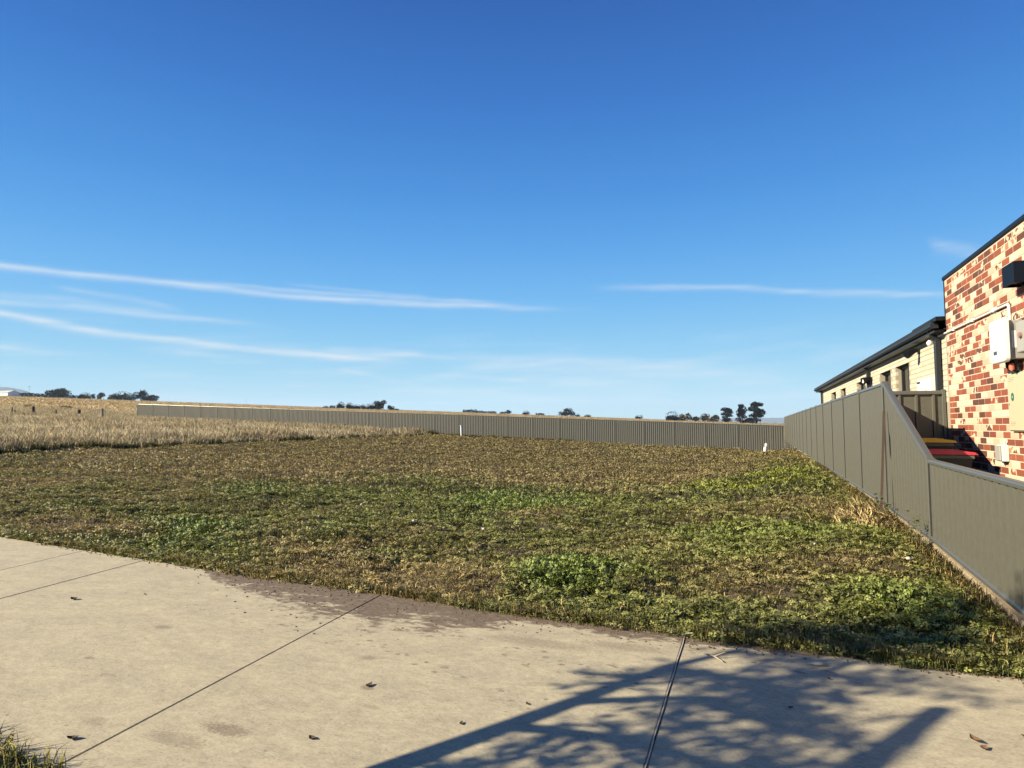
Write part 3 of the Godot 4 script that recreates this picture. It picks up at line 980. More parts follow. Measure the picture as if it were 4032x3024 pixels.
func on_wall(called: String, label: String, category: String, s: float, y: float, group := "") -> Node3D:   # local x towards the camera, z out of the wall, origin at distance s
	return thing(called, label, category, Vector3(WALL_X, y, -s), ALONG_WALL, group)

func build_wall_fittings():
	# inverter: white rounded cover on a grey body
	var iv := on_wall("solar_inverter", "white rounded solar inverter with grey body hung on the red brick wall", "inverter", 9.19, 2.335)
	var b := MB.new()
	b.box(Vector3(0.02, 0.03, 0.0), Vector3(0.43, 0.485, 0.15), 0.01)
	part("body", b, M.grey_box, iv)
	part("cover", rounded_panel(0.47, 0.52, 0.055, 0.055, 0.018), M.white_paint, iv, Vector3(0, 0, 0.152))
	var dsp := MB.new()
	dsp.box(Vector3(0.13, 0.10, 0.206), Vector3(0.24, 0.145, 0.2095), 0.001)
	part("display", dsp, mat(Color(0.03, 0.035, 0.045), 0.2), iv)
	var lb := MB.new()
	lb.box(Vector3(0.14, 0.165, 0.206), Vector3(0.23, 0.245, 0.2085), 0.0)
	part("rating_label", lb, mat(Color(0.55, 0.55, 0.56), 0.5), iv)
	var st := MB.new()
	st.box(Vector3(0.4305, 0.16, 0.03), Vector3(0.4325, 0.36, 0.12), 0.0)
	part("sticker", st, M.label_white, iv)
	var gl := MB.new()
	for k in 4:
		gl.tube([Vector3(0.10 + k * 0.09, 0.03, 0.07), Vector3(0.10 + k * 0.09, -0.05, 0.07)], [0.02, 0.016], 8)
	part("cable_glands", gl, M.rubber, iv)
	var cb := MB.new()
	for k in 3:
		cb.tube([Vector3(0.12 + k * 0.1, -0.05, 0.07), Vector3(0.14 + k * 0.09, -0.10, 0.075), Vector3(0.22 + k * 0.05, -0.12, 0.05), Vector3(0.30 + k * 0.03, -0.10, 0.02)], [0.010, 0.010, 0.010, 0.010], 6)
	part("cables", cb, M.rubber, iv)
	var sw := MB.new()
	sw.tube([Vector3(0.36, -0.02, 0.11), Vector3(0.36, -0.055, 0.11), Vector3(0.36, -0.085, 0.11), Vector3(0.36, -0.10, 0.11)], [0.022, 0.030, 0.028, 0.012], 10)
	part("isolator_knob", sw, M.orange, iv)
	# isolator box beside it
	var ib := on_wall("isolator_box", "grey switch box on the wall just right of the inverter", "switch box", 8.69, 2.42)
	var ibm := MB.new()
	ibm.box(Vector3(0, 0, 0), Vector3(0.30, 0.355, 0.10), 0.012)
	part("box_body", ibm, M.grey_box, ib)
	var knob := MB.new()
	knob.tube([Vector3(0.15, 0.19, 0.10), Vector3(0.15, 0.19, 0.125)], [0.035, 0.03], 12)
	part("switch_knob", knob, mat(Color(0.30, 0.16, 0.13), 0.5), ib)
	# conduit run
	var co := on_wall("cable_conduit", "thin white conduit running along the brick wall and turning down to the inverter", "conduit", 0.0, 0.0)
	var run := MB.new()
	run.tube([Vector3(-12.24, 3.075, 0.018), Vector3(-9.16, 3.065, 0.018), Vector3(-9.125, 3.058, 0.018), Vector3(-9.105, 3.03, 0.018), Vector3(-9.10, 2.99, 0.018), Vector3(-9.10, 2.86, 0.018)], [0.016, 0.016, 0.017, 0.017, 0.016, 0.016], 8)
	part("pipe", run, M.white_pipe, co)
	for x in [-11.3, -10.4, -9.6]:
		var cl := MB.new()
		cl.box(Vector3(x - 0.01, 3.045, 0.0), Vector3(x + 0.01, 3.095, 0.037), 0.003)
		part("clip", cl, M.white_pipe, co)
	# up and down light
	var bl := on_wall("wall_light", "square black wall light box high on the red brick wall", "wall light", 8.79, 3.20)
	var wl := mat(Color(0.006, 0.010, 0.020), 0.5)
	wl.metallic_specular = 0.2
	var sh := MB.new()
	for q in [[Vector3(0, 0, 0), Vector3(0.012, 0.24, 0.17)], [Vector3(0.328, 0, 0), Vector3(0.34, 0.24, 0.17)], [Vector3(0.012, 0, 0.158), Vector3(0.328, 0.24, 0.17)], [Vector3(0.012, 0, 0), Vector3(0.328, 0.24, 0.012)]]:
		sh.box(q[0], q[1], 0.0015)
	part("shell", sh, wl, bl)
	var pl := MB.new()
	pl.box(Vector3(0.014, 0.03, 0.014), Vector3(0.326, 0.21, 0.156))
	part("inner_body", pl, M.black_metal, bl)
	# meter box
	var mbx := on_wall("meter_box", "cream steel meter box with louvre slots and oval green badge on the brick wall", "meter box", 9.20, 1.525)
	var bd := MB.new()
	bd.box(Vector3(0, 0, 0), Vector3(0.62, 0.695, 0.035), 0.006)
	part("box_body", bd, M.cream_box, mbx)
	var dr := MB.new()
	dr.box(Vector3(0.012, 0.012, 0.0355), Vector3(0.608, 0.683, 0.048), 0.004)
	var door := part("door", dr, M.cream_box, mbx)
	var slots := MB.new()
	for q in [0.075, 0.60]:
		for r in 3:
			for k in 3:
				slots.box(Vector3(0.05 + k * 0.055 + r * 0.012, q + r * 0.018, 0.047), Vector3(0.085 + k * 0.055 + r * 0.012, q + r * 0.018 + 0.004, 0.0505))
	part("louvre_slots", slots, mat(Color(0.25, 0.21, 0.13), 0.6), door)
	var ov := MB.new()
	for k in 20:
		var a0 := TAU * k / 20.0
		var a1 := TAU * (k + 1) / 20.0
		ov.tri(Vector3(0.155, 0.41, 0.0495), Vector3(0.155 + cos(a0) * 0.045, 0.41 + sin(a0) * 0.05, 0.0495), Vector3(0.155 + cos(a1) * 0.045, 0.41 + sin(a1) * 0.05, 0.0495))
	part("badge", ov, M.label_green, door)
	var bt := MB.new()
	bt.box(Vector3(0.138, 0.395, 0.0500), Vector3(0.172, 0.425, 0.0512), 0.0)
	part("badge_mark", bt, mat(Color(0.25, 0.4, 0.36), 0.5), door)
	var lk := MB.new()
	lk.tube([Vector3(0.05, 0.33, 0.048), Vector3(0.05, 0.33, 0.058)], [0.016, 0.014], 10)
	part("lock", lk, M.grey_box, door)
	# small box low on the wall
	var sb := on_wall("junction_box", "small grey plastic junction box low on the brick wall above the bins", "junction box", 9.575, 1.15)
	var s1 := MB.new()
	s1.box(Vector3(0, 0, 0), Vector3(0.19, 0.205, 0.075), 0.006)
	part("box_body", s1, M.white_paint, sb)
	var s2 := MB.new()
	s2.box(Vector3(0.008, 0.008, 0.0755), Vector3(0.182, 0.197, 0.095), 0.006)
	part("lid", s2, M.grey_box, sb)
	var s3 := MB.new()
	s3.tube([Vector3(0.15, 0.205, 0.03), Vector3(0.15, 0.25, 0.03)], [0.012, 0.012], 8)
	s3.tube([Vector3(0.06, 0.0, 0.03), Vector3(0.06, -0.04, 0.03)], [0.012, 0.012], 8)
	part("conduit_stub", s3, M.white_pipe, sb)
	# cream cabinet on the cream wing behind the return fence
	var hw := on_wall("service_cabinet", "white wall cabinet on the cream bricks behind the return fence", "cabinet", 13.03, 1.75)
	var c1 := MB.new()
	c1.box(Vector3(0, 0, 0.0), Vector3(0.70, 0.66, 0.12), 0.01)
	part("cabinet_body", c1, M.white_paint, hw)
	var c2 := MB.new()
	c2.tri(Vector3(0.31, 0.42, 0.1215), Vector3(0.41, 0.42, 0.1215), Vector3(0.36, 0.50, 0.1215))
	part("warning_mark", c2, mat(Color(0.5, 0.42, 0.3), 0.6), hw)
	var hw2 := on_wall("small_meter_cover", "small white cover with a dark slot left of the wall cabinet", "meter cover", 13.53, 1.75)
	var c3 := MB.new()
	c3.box(Vector3(0, 0, 0.0), Vector3(0.36, 0.68, 0.06), 0.01)
	part("cover_body", c3, M.white_paint, hw2)
	var c4 := MB.new()
	c4.box(Vector3(0.02, 0.61, 0.0605), Vector3(0.24, 0.645, 0.064), 0.0)
	part("slot", c4, M.black_metal, hw2)
	# spotlights and sensor
	for d in [[13.5, 2.97, "black cone spotlight under the eave between window and near downpipe"], [18.45, 2.80, "black twin spotlight on the cream wall beside the middle downpipe"]]:
		var sl := on_wall("spotlight", d[2], "spotlight", d[0], d[1], "spotlights on the cream wall")
		var q := MB.new()
		q.box(Vector3(-0.05, -0.05, 0.0), Vector3(0.05, 0.05, 0.03), 0.008)
		part("bracket", q, M.black_metal, sl)
		var hd := MB.new()
		hd.tube([Vector3(0.0, 0.03, 0.03), Vector3(0.02, 0.01, 0.10), Vector3(0.06, -0.05, 0.22), Vector3(0.065, -0.055, 0.23)], [0.03, 0.05, 0.085, 0.08], 12)
		part("lamp_head", hd, M.black_metal, sl)
		if d[0] > 15.0:
			var hd2 := MB.new()
			hd2.tube([Vector3(-0.02, 0.03, 0.03), Vector3(-0.08, 0.01, 0.09), Vector3(-0.17, -0.04, 0.16)], [0.03, 0.05, 0.08], 12)
			part("lamp_head", hd2, M.black_metal, sl)
			var ln := MB.new()
			ln.tube([Vector3(0.062, -0.052, 0.231), Vector3(0.063, -0.053, 0.234)], [0.06, 0.06], 12)
			part("lens", ln, M.label_white, sl)
	var se := on_wall("motion_sensor", "small white motion sensor under the eave corner", "sensor", 12.45, 2.99)
	var sq := MB.new()
	sq.tube([Vector3(0, 0.06, 0.06), Vector3(0, 0.03, 0.07), Vector3(0, 0.0, 0.08), Vector3(0.02, -0.03, 0.10)], [0.03, 0.045, 0.05, 0.02], 10)
	sq.box(Vector3(-0.03, 0.03, 0.0), Vector3(0.03, 0.09, 0.06), 0.006)
	part("sensor_body", sq, M.white_paint, se)

# ------------------------------------------------------------------ wheelie bins
func build_bins():
	for d in [[10.62, 1.41, "wheelie bin with yellow lid behind the raked fence", M.lid_yellow, 1.91], [9.84, 1.275, "wheelie bin with red lid nearest the low fence", M.lid_red, 1.93]]:
		var g: float = table(FENCE_GROUND, d[0]) + 0.035
		var h: float = d[1] - g     # top of the lid
		var t := thing("wheelie_bin", d[2], "bin", Vector3(d[4], g, -d[0]), Basis(), "wheelie bins in the side passage")
		# local: x away from the fence (depth 0.72), z across (width 0.58)
		var lo := [Vector3(0.10, 0.06, -0.22), Vector3(0.60, 0.06, -0.22), Vector3(0.60, 0.06, 0.22), Vector3(0.10, 0.06, 0.22)]
		var yb := h - 0.075
		var up := [Vector3(0.03, yb, -0.28), Vector3(0.69, yb, -0.28), Vector3(0.69, yb, 0.28), Vector3(0.03, yb, 0.28)]
		var b := MB.new()
		for i in 4:
			var j := (i + 1) % 4
			b.quad(lo[j], lo[i], up[i], up[j])
		b.quad(lo[0], lo[1], lo[2], lo[3])
		part("body", b, M.bin, t)
		var rim := MB.new()
		rim.box(Vector3(0.01, yb - 0.035, -0.295), Vector3(0.71, yb + 0.019, 0.295), 0.008)
		part("rim", rim, mat(Color(0.10, 0.105, 0.085), 0.6), t)
		var l := MB.new()
		var prof := [[0.0, 0.030], [0.03, 0.055], [0.2, 0.062], [0.45, 0.066], [0.66, 0.060], [0.72, 0.052], [0.745, 0.030]]
		for i in prof.size() - 1:
			var p = prof[i]
			var q = prof[i + 1]
			var w0 := 0.285
			l.quad(Vector3(p[0], yb + p[1], w0), Vector3(q[0], yb + q[1], w0), Vector3(q[0], yb + q[1], -w0), Vector3(p[0], yb + p[1], -w0))
			for sg in [1.0, -1.0]:
				var e := [Vector3(p[0], yb + 0.022, sg * 0.305), Vector3(q[0], yb + 0.022, sg * 0.305), Vector3(q[0], yb + q[1], sg * w0), Vector3(p[0], yb + p[1], sg * w0)]
				if sg > 0: l.quad(e[0], e[1], e[2], e[3])
				else: l.quad(e[1], e[0], e[3], e[2])
		var lid := part("lid", l, d[3], t)
		var rb := MB.new()
		for k in 3: rb.box(Vector3(0.18, yb + 0.058, -0.2 + k * 0.19), Vector3(0.62, yb + 0.075, -0.17 + k * 0.19), 0.005)
		part("lid_rib", rb, d[3], lid)
		for sg in [-1.0, 1.0]:
			var wh := MB.new()
			wh.tube([Vector3(0.62, 0.10, sg * 0.20), Vector3(0.62, 0.10, sg * 0.255)], [0.10, 0.10], 16)
			part("wheel", wh, M.rubber, t)
		var hn := MB.new()
		hn.tube([Vector3(0.75, yb + 0.01, -0.24), Vector3(0.75, yb + 0.01, 0.24)], [0.016, 0.016], 8)
		part("handle", hn, M.bin, t)

# ------------------------------------------------------------------ distance: trees, shed, hills
func bearing(deg: float, dist: float) -> Vector3:
	var a := sin(deg_to_rad(deg)) * dist
	var s := cos(deg_to_rad(deg)) * dist
	return Vector3(a, land(a, s), -s)

func crown_mesh(w: float, h: float, style: String, r: RandomNumberGenerator) -> MB:
	var mb := MB.new()
	var lobes := []
	match style:
		"dome":
			lobes.append([Vector3(0, h * 0.44, 0), Vector3(w * 0.48, h * 0.54, w * 0.48)])
			for k in 5: lobes.append([Vector3(r.randf_range(-0.3, 0.3) * w, h * r.randf_range(0.15, 0.5), r.randf_range(-0.3, 0.3) * w), Vector3(w, h, w) * r.randf_range(0.2, 0.32)])
		"belt":
			for k in 9: lobes.append([Vector3((k - 4) * w * 0.11, h * r.randf_range(0.35, 0.5), r.randf_range(-1.0, 1.0)), Vector3(w * 0.09, h * r.randf_range(0.38, 0.5), w * 0.09)])
		"cone":
			for k in 5: lobes.append([Vector3((k - 2) * w * 0.2, h * 0.4, 0), Vector3(w * 0.1, h * r.randf_range(0.4, 0.6), w * 0.1)])
		"pine":
			for k in 16:
				var t := r.randf()
				var sp := (1.0 - t * 0.65) * w * 0.36
				lobes.append([Vector3(r.randf_range(-1, 1) * sp, h * (0.10 + 0.82 * t), r.randf_range(-1, 1) * sp), Vector3(w * 0.22, h * 0.10, w * 0.22) * r.randf_range(0.75, 1.25)])
		_:
			for k in 9:
				var t := r.randf()
				lobes.append([Vector3(r.randf_range(-0.33, 0.33) * w * (1.15 - 0.6 * t), h * (0.16 + 0.62 * t), r.randf_range(-0.33, 0.33) * w), Vector3(w * 0.20, h * 0.20, w * 0.20) * r.randf_range(0.8, 1.25)])
	var n := 1500 if style in ["dome", "pine"] else 1200
	var sz := 0.045 * sqrt(w * h)
	for i in n:
		var L = lobes[r.randi() % lobes.size()]
		var d := Vector3(r.randfn(), r.randfn(), r.randfn()).normalized()
		var p: Vector3 = L[0] + d * L[1] * r.randf_range(0.72, 1.06)
		if p.y < h * 0.03: p.y = h * r.randf_range(0.03, 0.15)
		var u := Vector3(r.randfn(), r.randfn(), r.randfn()).normalized()
		var q := d.cross(u).normalized()
		var k := sz * r.randf_range(0.6, 1.5)
		var g := r.randf_range(0.7, 1.25)
		mb.tint = Color(g, g, g)
		var nn := (d + u * 0.35).normalized()
		mb.tri(p - q * k, p + q * k, p + u * k * 1.3, nn)
	return mb

const FAR_TREES := [   # bearing, distance, width, height, style, label
	[-57.16, 850, 26.0, 10.2, "gum", "wide spreading dark gum tree on the left skyline behind the white shed's hedge"], [-58.46, 860, 27.0, 4.4, "belt", "low dark hedge row beside the white shed on the left skyline"],
	[-56.57, 840, 28.5, 3.9, "belt", "low dark hedge row under the spreading gum tree"], [-55.51, 850, 11.2, 6.6, "dome", "round dark tree at the right end of the hedge row"],
	[-55.03, 870, 6.0, 5.5, "gum", "small thin grey tree just right of the round hedge end tree"], [-54.53, 850, 10.4, 7.2, "gum", "loose tree with a pale pole in front on the left skyline"],
	[-53.92, 850, 4.7, 5.2, "dome", "tiny round tree standing alone on the left skyline"], [-53.00, 800, 22.6, 8.2, "dome", "broad dense dark tree left of the tallest tree on the left skyline"],
	[-51.89, 800, 14.5, 10.8, "gum", "tallest tree of the left skyline group"], [-51.01, 800, 14.6, 6.8, "gum", "bushy tree at the right end of the left skyline group"],
	[-37.73, 600, 5.2, 2.4, "dome", "leftmost small bush of the tree clump above the middle of the back fence"], [-37.11, 600, 6.8, 2.8, "gum", "ragged low bush in the clump above the back fence"],
	[-36.39, 600, 7.3, 6.0, "dome", "upright dark tree left of the pale gap in the clump"], [-35.67, 600, 7.4, 5.6, "dome", "upright dark tree right of the pale gap in the clump"],
	[-35.01, 605, 8.8, 4.3, "dome", "lower rounded tree in the middle of the clump"], [-34.50, 600, 4.6, 4.6, "dome", "small pointed tree in the middle of the clump"],
	[-33.95, 605, 8.0, 5.3, "dome", "rounded tree left of the big one in the clump"], [-33.01, 600, 13.8, 8.5, "gum", "biggest domed tree of the clump above the back fence"],
	[-32.09, 600, 7.5, 4.6, "gum", "loose tree just right of the clump's biggest tree"], [-31.55, 600, 4.8, 2.5, "dome", "last small bush at the right end of the clump"],
	[-24.93, 800, 15.2, 4.2, "belt", "low dark windbreak row near the centre skyline"], [-24.07, 800, 8.0, 3.4, "cone", "short row of spiky conifers on the centre skyline"],
	[-23.16, 800, 16.0, 3.2, "belt", "thin low windbreak right of the spiky conifers"], [-21.96, 800, 5.4, 3.2, "dome", "small round bush left of the airy tree at centre"],
	[-21.47, 800, 10.0, 5.0, "gum", "airy grey tree on the centre skyline"], [-19.77, 800, 8.0, 5.2, "dome", "single dark pointed tree right of centre skyline"],
	[-18.48, 800, 9.4, 3.0, "belt", "low brown thicket right of the single pointed tree"], [-16.04, 750, 17.6, 8.6, "gum", "large clumped dark tree right of centre skyline"],
	[-15.04, 750, 6.4, 3.5, "dome", "small round tree beside the large clumped tree"], [-14.09, 750, 8.0, 3.3, "dome", "low pair of bushes right of the large clumped tree"],
	[-9.49, 800, 9.8, 4.7, "dome", "lone grey dome tree in the far right field"], [-6.61, 620, 11.8, 8.2, "dome", "dark pointed dome tree left of the yellow trees"],
	[-5.56, 620, 12.6, 7.7, "aut", "yellow autumn tree next to the dark dome tree"], [-4.63, 620, 8.0, 5.2, "aut", "small yellow autumn tree in the gap"],
	[-3.82, 620, 9.8, 6.9, "aut", "round yellow autumn tree in the right row"], [-3.05, 620, 11.0, 6.6, "aut", "brownish yellow autumn tree beside the dark pine"],
	[-2.04, 600, 12.4, 11.4, "pine", "dark pine with a curling top right of the yellow trees"], [-0.80, 560, 9.8, 14.0, "pine", "tall open pine, left of the last pair before the side fence"],
	[0.35, 560, 16.4, 15.2, "pine", "largest dense dark pine before the side fence"]]

func build_distance():
	var r := RandomNumberGenerator.new()
	r.seed = 5
	var trunk_m := mat(Color(0.06, 0.05, 0.042), 0.95)
	var leaf_m := {}
	for k in {"gum": Color(0.034, 0.050, 0.030), "dome": Color(0.024, 0.040, 0.022), "belt": Color(0.020, 0.032, 0.020), "cone": Color(0.028, 0.040, 0.028), "pine": Color(0.026, 0.047, 0.030), "aut": Color(0.33, 0.235, 0.065)}:
		var m: StandardMaterial3D = M.leaf.duplicate()
		m.albedo_color = {"gum": Color(0.034, 0.050, 0.030), "dome": Color(0.024, 0.040, 0.022), "belt": Color(0.020, 0.032, 0.020), "cone": Color(0.028, 0.040, 0.028), "pine": Color(0.026, 0.047, 0.030), "aut": Color(0.33, 0.235, 0.065)}[k].linear_to_srgb()
		leaf_m[k] = m
	for d in FAR_TREES:
		var called: String = {"gum": "gum_tree", "dome": "evergreen_tree", "belt": "hedge_row", "cone": "conifer_row", "pine": "pine_tree", "aut": "autumn_tree"}[d[4]]
		var t := thing(called, d[5], "hedge" if d[4] == "belt" else "tree", bearing(d[0], d[1]) - Vector3(0, 0.15, 0), Basis(Vector3.UP, deg_to_rad(-d[0])), "far trees on the skyline")
		var tr := MB.new()
		var h: float = d[3] * 1.25
		tr.tube([Vector3(0, -0.5, 0), Vector3(0.02 * h, h * 0.3, 0), Vector3(-0.02 * h, h * 0.62, 0)], [0.035 * h, 0.026 * h, 0.012 * h], 7)
		for q in 4:
			var an := r.randf() * TAU
			tr.tube([Vector3(0, h * (0.22 + 0.08 * q), 0), Vector3(cos(an) * d[2] * 0.25, h * (0.42 + 0.09 * q), sin(an) * d[2] * 0.25)], [0.016 * h, 0.007 * h], 5)
		part("trunk", tr, trunk_m, t)
		part("crown", crown_mesh(d[2] * 1.15, h, d[4], r), leaf_m[d[4]], t)
	# white shed at the left edge
	var sp := bearing(-60.0, 800) + Vector3(-13, 0.3, -5)
	var shed := thing("farm_shed", "white farm shed with a low gable on the far left skyline", "shed", sp, Basis(Vector3.UP, deg_to_rad(-6.0)))
	var sw := MB.new()
	sw.box(Vector3(-13, -0.5, -5), Vector3(13, 4.0, 5))
	sw.quad(Vector3(13, 4, 5), Vector3(13, 4, -5), Vector3(13, 6.2, 0), Vector3(13, 6.2, 0.01))
	sw.quad(Vector3(-13, 4, -5), Vector3(-13, 4, 5), Vector3(-13, 6.2, 0.01), Vector3(-13, 6.2, 0))
	part("wall", sw, mat(Color(0.72, 0.72, 0.70), 0.6), shed)
	var sr := MB.new()
	sr.quad(Vector3(-13.4, 3.9, 5.4), Vector3(13.4, 3.9, 5.4), Vector3(13.4, 6.35, 0), Vector3(-13.4, 6.35, 0))
	sr.quad(Vector3(13.4, 3.9, -5.4), Vector3(-13.4, 3.9, -5.4), Vector3(-13.4, 6.35, 0), Vector3(13.4, 6.35, 0))
	part("roof", sr, mat(Color(0.62, 0.63, 0.64), 0.5, 0.2), shed)
	# hills
	for d in [[[[-74.0, 300], [-68.0, 345], [-62.5, 356], [-60.3, 354], [-59.4, 340], [-58.7, 305], [-57.8, 275], [-56.0, 230], [-54.0, 150], [-50.0, 100]], "hill_left", 6500.0], [[[-16.0, 20], [-12.0, 62], [-8.0, 70], [-5.0, 76], [-2.0, 84], [1.0, 86], [4.0, 88], [8.0, 86], [14.0, 100], [20.0, 90]], "hills_right", 7000.0]]:
		var P: Array = d[0]
		var mb := MB.new()
		var cols := []
		var n := 90
		for i in n + 1:
			var b: float = lerpf(P[0][0], P[P.size() - 1][0], float(i) / n)
			var hh := table(P, b) + patch_noise.get_noise_2d(b * 9.0, 5.0) * 9.0
			var col := []
			for q in [[0.0, 0.0], [0.35, 0.45], [0.7, 0.85], [1.0, 1.0], [1.5, 0.2]]:
				var rr: float = d[2] + q[0] * 900.0
				col.append(Vector3(sin(deg_to_rad(b)) * rr, -60.0 + (hh + 60.0) * q[1], -cos(deg_to_rad(b)) * rr))
			cols.append(col)
		for i in n:
			for q in 4: mb.quad(cols[i][q], cols[i + 1][q], cols[i + 1][q + 1], cols[i][q + 1])
		tag(part("hill", mb, mat(Color(0.050, 0.062, 0.045), 0.95)), "", "", "", "structure")
	# power poles, thin against the sky
	for d in [[-54.35, 700, 7.0, "pale power pole in front of the loose tree on the left skyline"], [-51.0, 900, 9.0, "thin power pole at the right of the left skyline trees"], [-58.9, 900, 13.0, "thin mast in front of the left hill"], [-44.2, 1000, 8.0, "tiny power pole on the skyline above the back fence"]]:
		var pp := thing("power_pole", d[3], "pole", bearing(d[0], d[1]), Basis(Vector3.UP, deg_to_rad(-d[0])), "power poles on the skyline")
		var q := MB.new()
		q.tube([Vector3(0, -0.5, 0), Vector3(0, d[2], 0)], [0.18, 0.12], 6)
		part("pole", q, mat(Color(0.30, 0.27, 0.23), 0.9), pp)
		var x := MB.new()
		x.box(Vector3(-1.2, d[2] - 0.9, 0.11), Vector3(1.2, d[2] - 0.7, 0.25))
		part("cross_arm", x, mat(Color(0.22, 0.19, 0.16), 0.9), pp)

func build_paddock_things():
	var r := RandomNumberGenerator.new()
	r.seed = 15
	for d in [[-59.80, 84, 0.85, 0.05, "thin leaning dark steel post left of the stout post in the paddock", 0.03], [-59.51, 85, 0.6, 0.06, "short slanting stick post between two paddock posts", 0.5], [-58.60, 84, 0.95, 0.14, "stout dark wooden post in the paddock line", 0.02], [-57.26, 86, 0.62, 0.06, "small thin dark post in the paddock line", 0.0], [-55.87, 84, 0.75, 0.16, "squat dark wooden post, fifth in the paddock line", -0.05], [-54.39, 76, 1.05, 0.13, "pale weathered wooden post nearest the back fence's end", 0.02]]:
		var at := bearing(d[0], d[1])
		var p := thing("paddock_post", d[4], "post", at, Basis(Vector3(0, 0, 1), d[5]), "old posts standing in the dry paddock")
		var mb := MB.new()
		var h: float = d[2] + 0.3
		mb.tube([Vector3(0, -0.4, 0), Vector3(0.01, h * 0.5, 0), Vector3(0, h - 0.02, 0), Vector3(0, h, 0)], [d[3] * 1.05, d[3], d[3] * 0.95, d[3] * 0.8], 7)
		part("shaft", mb, M.pale_post if d[3] == 0.13 else M.wood_post, p)
		var top := MB.new()
		top.box(Vector3(-d[3] * 0.6, h - 0.18, d[3] * 0.8), Vector3(d[3] * 0.6, h - 0.14, d[3] * 1.1))
		part("wire_staple", top, M.rust, p)
	var lg := bearing(-59.9, 88)
	var log_ := thing("fallen_log", "long dark fallen branch lying in dry grass at the left edge", "log", lg, Basis(Vector3.UP, 0.9))
	var lm := MB.new()
	var pts := []
	var rad := []
	for k in 9:
		pts.append(Vector3(-3.4 + k * 0.8, 0.16 + r.randf() * 0.16, r.randf_range(-0.15, 0.15)))
		rad.append(0.17 - 0.012 * k)
	lm.tube(pts, rad, 7)
	part("stem", lm, M.wood_post, log_)
	var lb := MB.new()
	for k in 6: lb.tube([pts[k + 1], pts[k + 1] + Vector3(0.5, 0.25 + r.randf() * 0.25, r.randf_range(-0.4, 0.4))], [0.05, 0.015], 5)
	part("side_branches", lb, M.wood_post, log_)
	for d in [[-58.83, 139, 1.5, 0.75, "small dark scrub bush in the paddock, further left"], [-56.68, 136, 1.7, 0.75, "small dark scrub bush in the paddock, further right"]]:
		var b := thing("scrub_bush", d[4], "bush", bearing(d[0], d[1]), Basis(), "dark bushes in the dry paddock")
		var cm := crown_mesh(d[2] * 1.3, d[3] * 1.25, "dome", r)
		var m: StandardMaterial3D = M.leaf.duplicate()
		m.albedo_color = Color(0.075, 0.052, 0.038).linear_to_srgb()
		part("twigs", cm, m, b)
		var stm := MB.new()
		stm.tube([Vector3(0, -0.1, 0), Vector3(0, 0.3, 0)], [0.05, 0.03], 5)
		part("stem", stm, M.wood_post, b)

# ------------------------------------------------------------------ the tree just outside the left of the frame whose shadow crosses the path
func sunward(a: float, s: float, h: float) -> Vector3:   # the point at height h whose shadow falls on (a, s)
	var k := h / 0.71
	return Vector3(a - 1.15 * k, h, -(s - 0.74 * k))

func tree_height(a: float, s: float) -> float:
	var c := cos(deg_to_rad(YAW)); var d := sin(deg_to_rad(YAW))
	var xc := a * c + s * d
	var zc := -a * d + s * c
	return clampf((xc + 0.95 * zc) / 2.25 + 0.12, 0.9, 6.0)

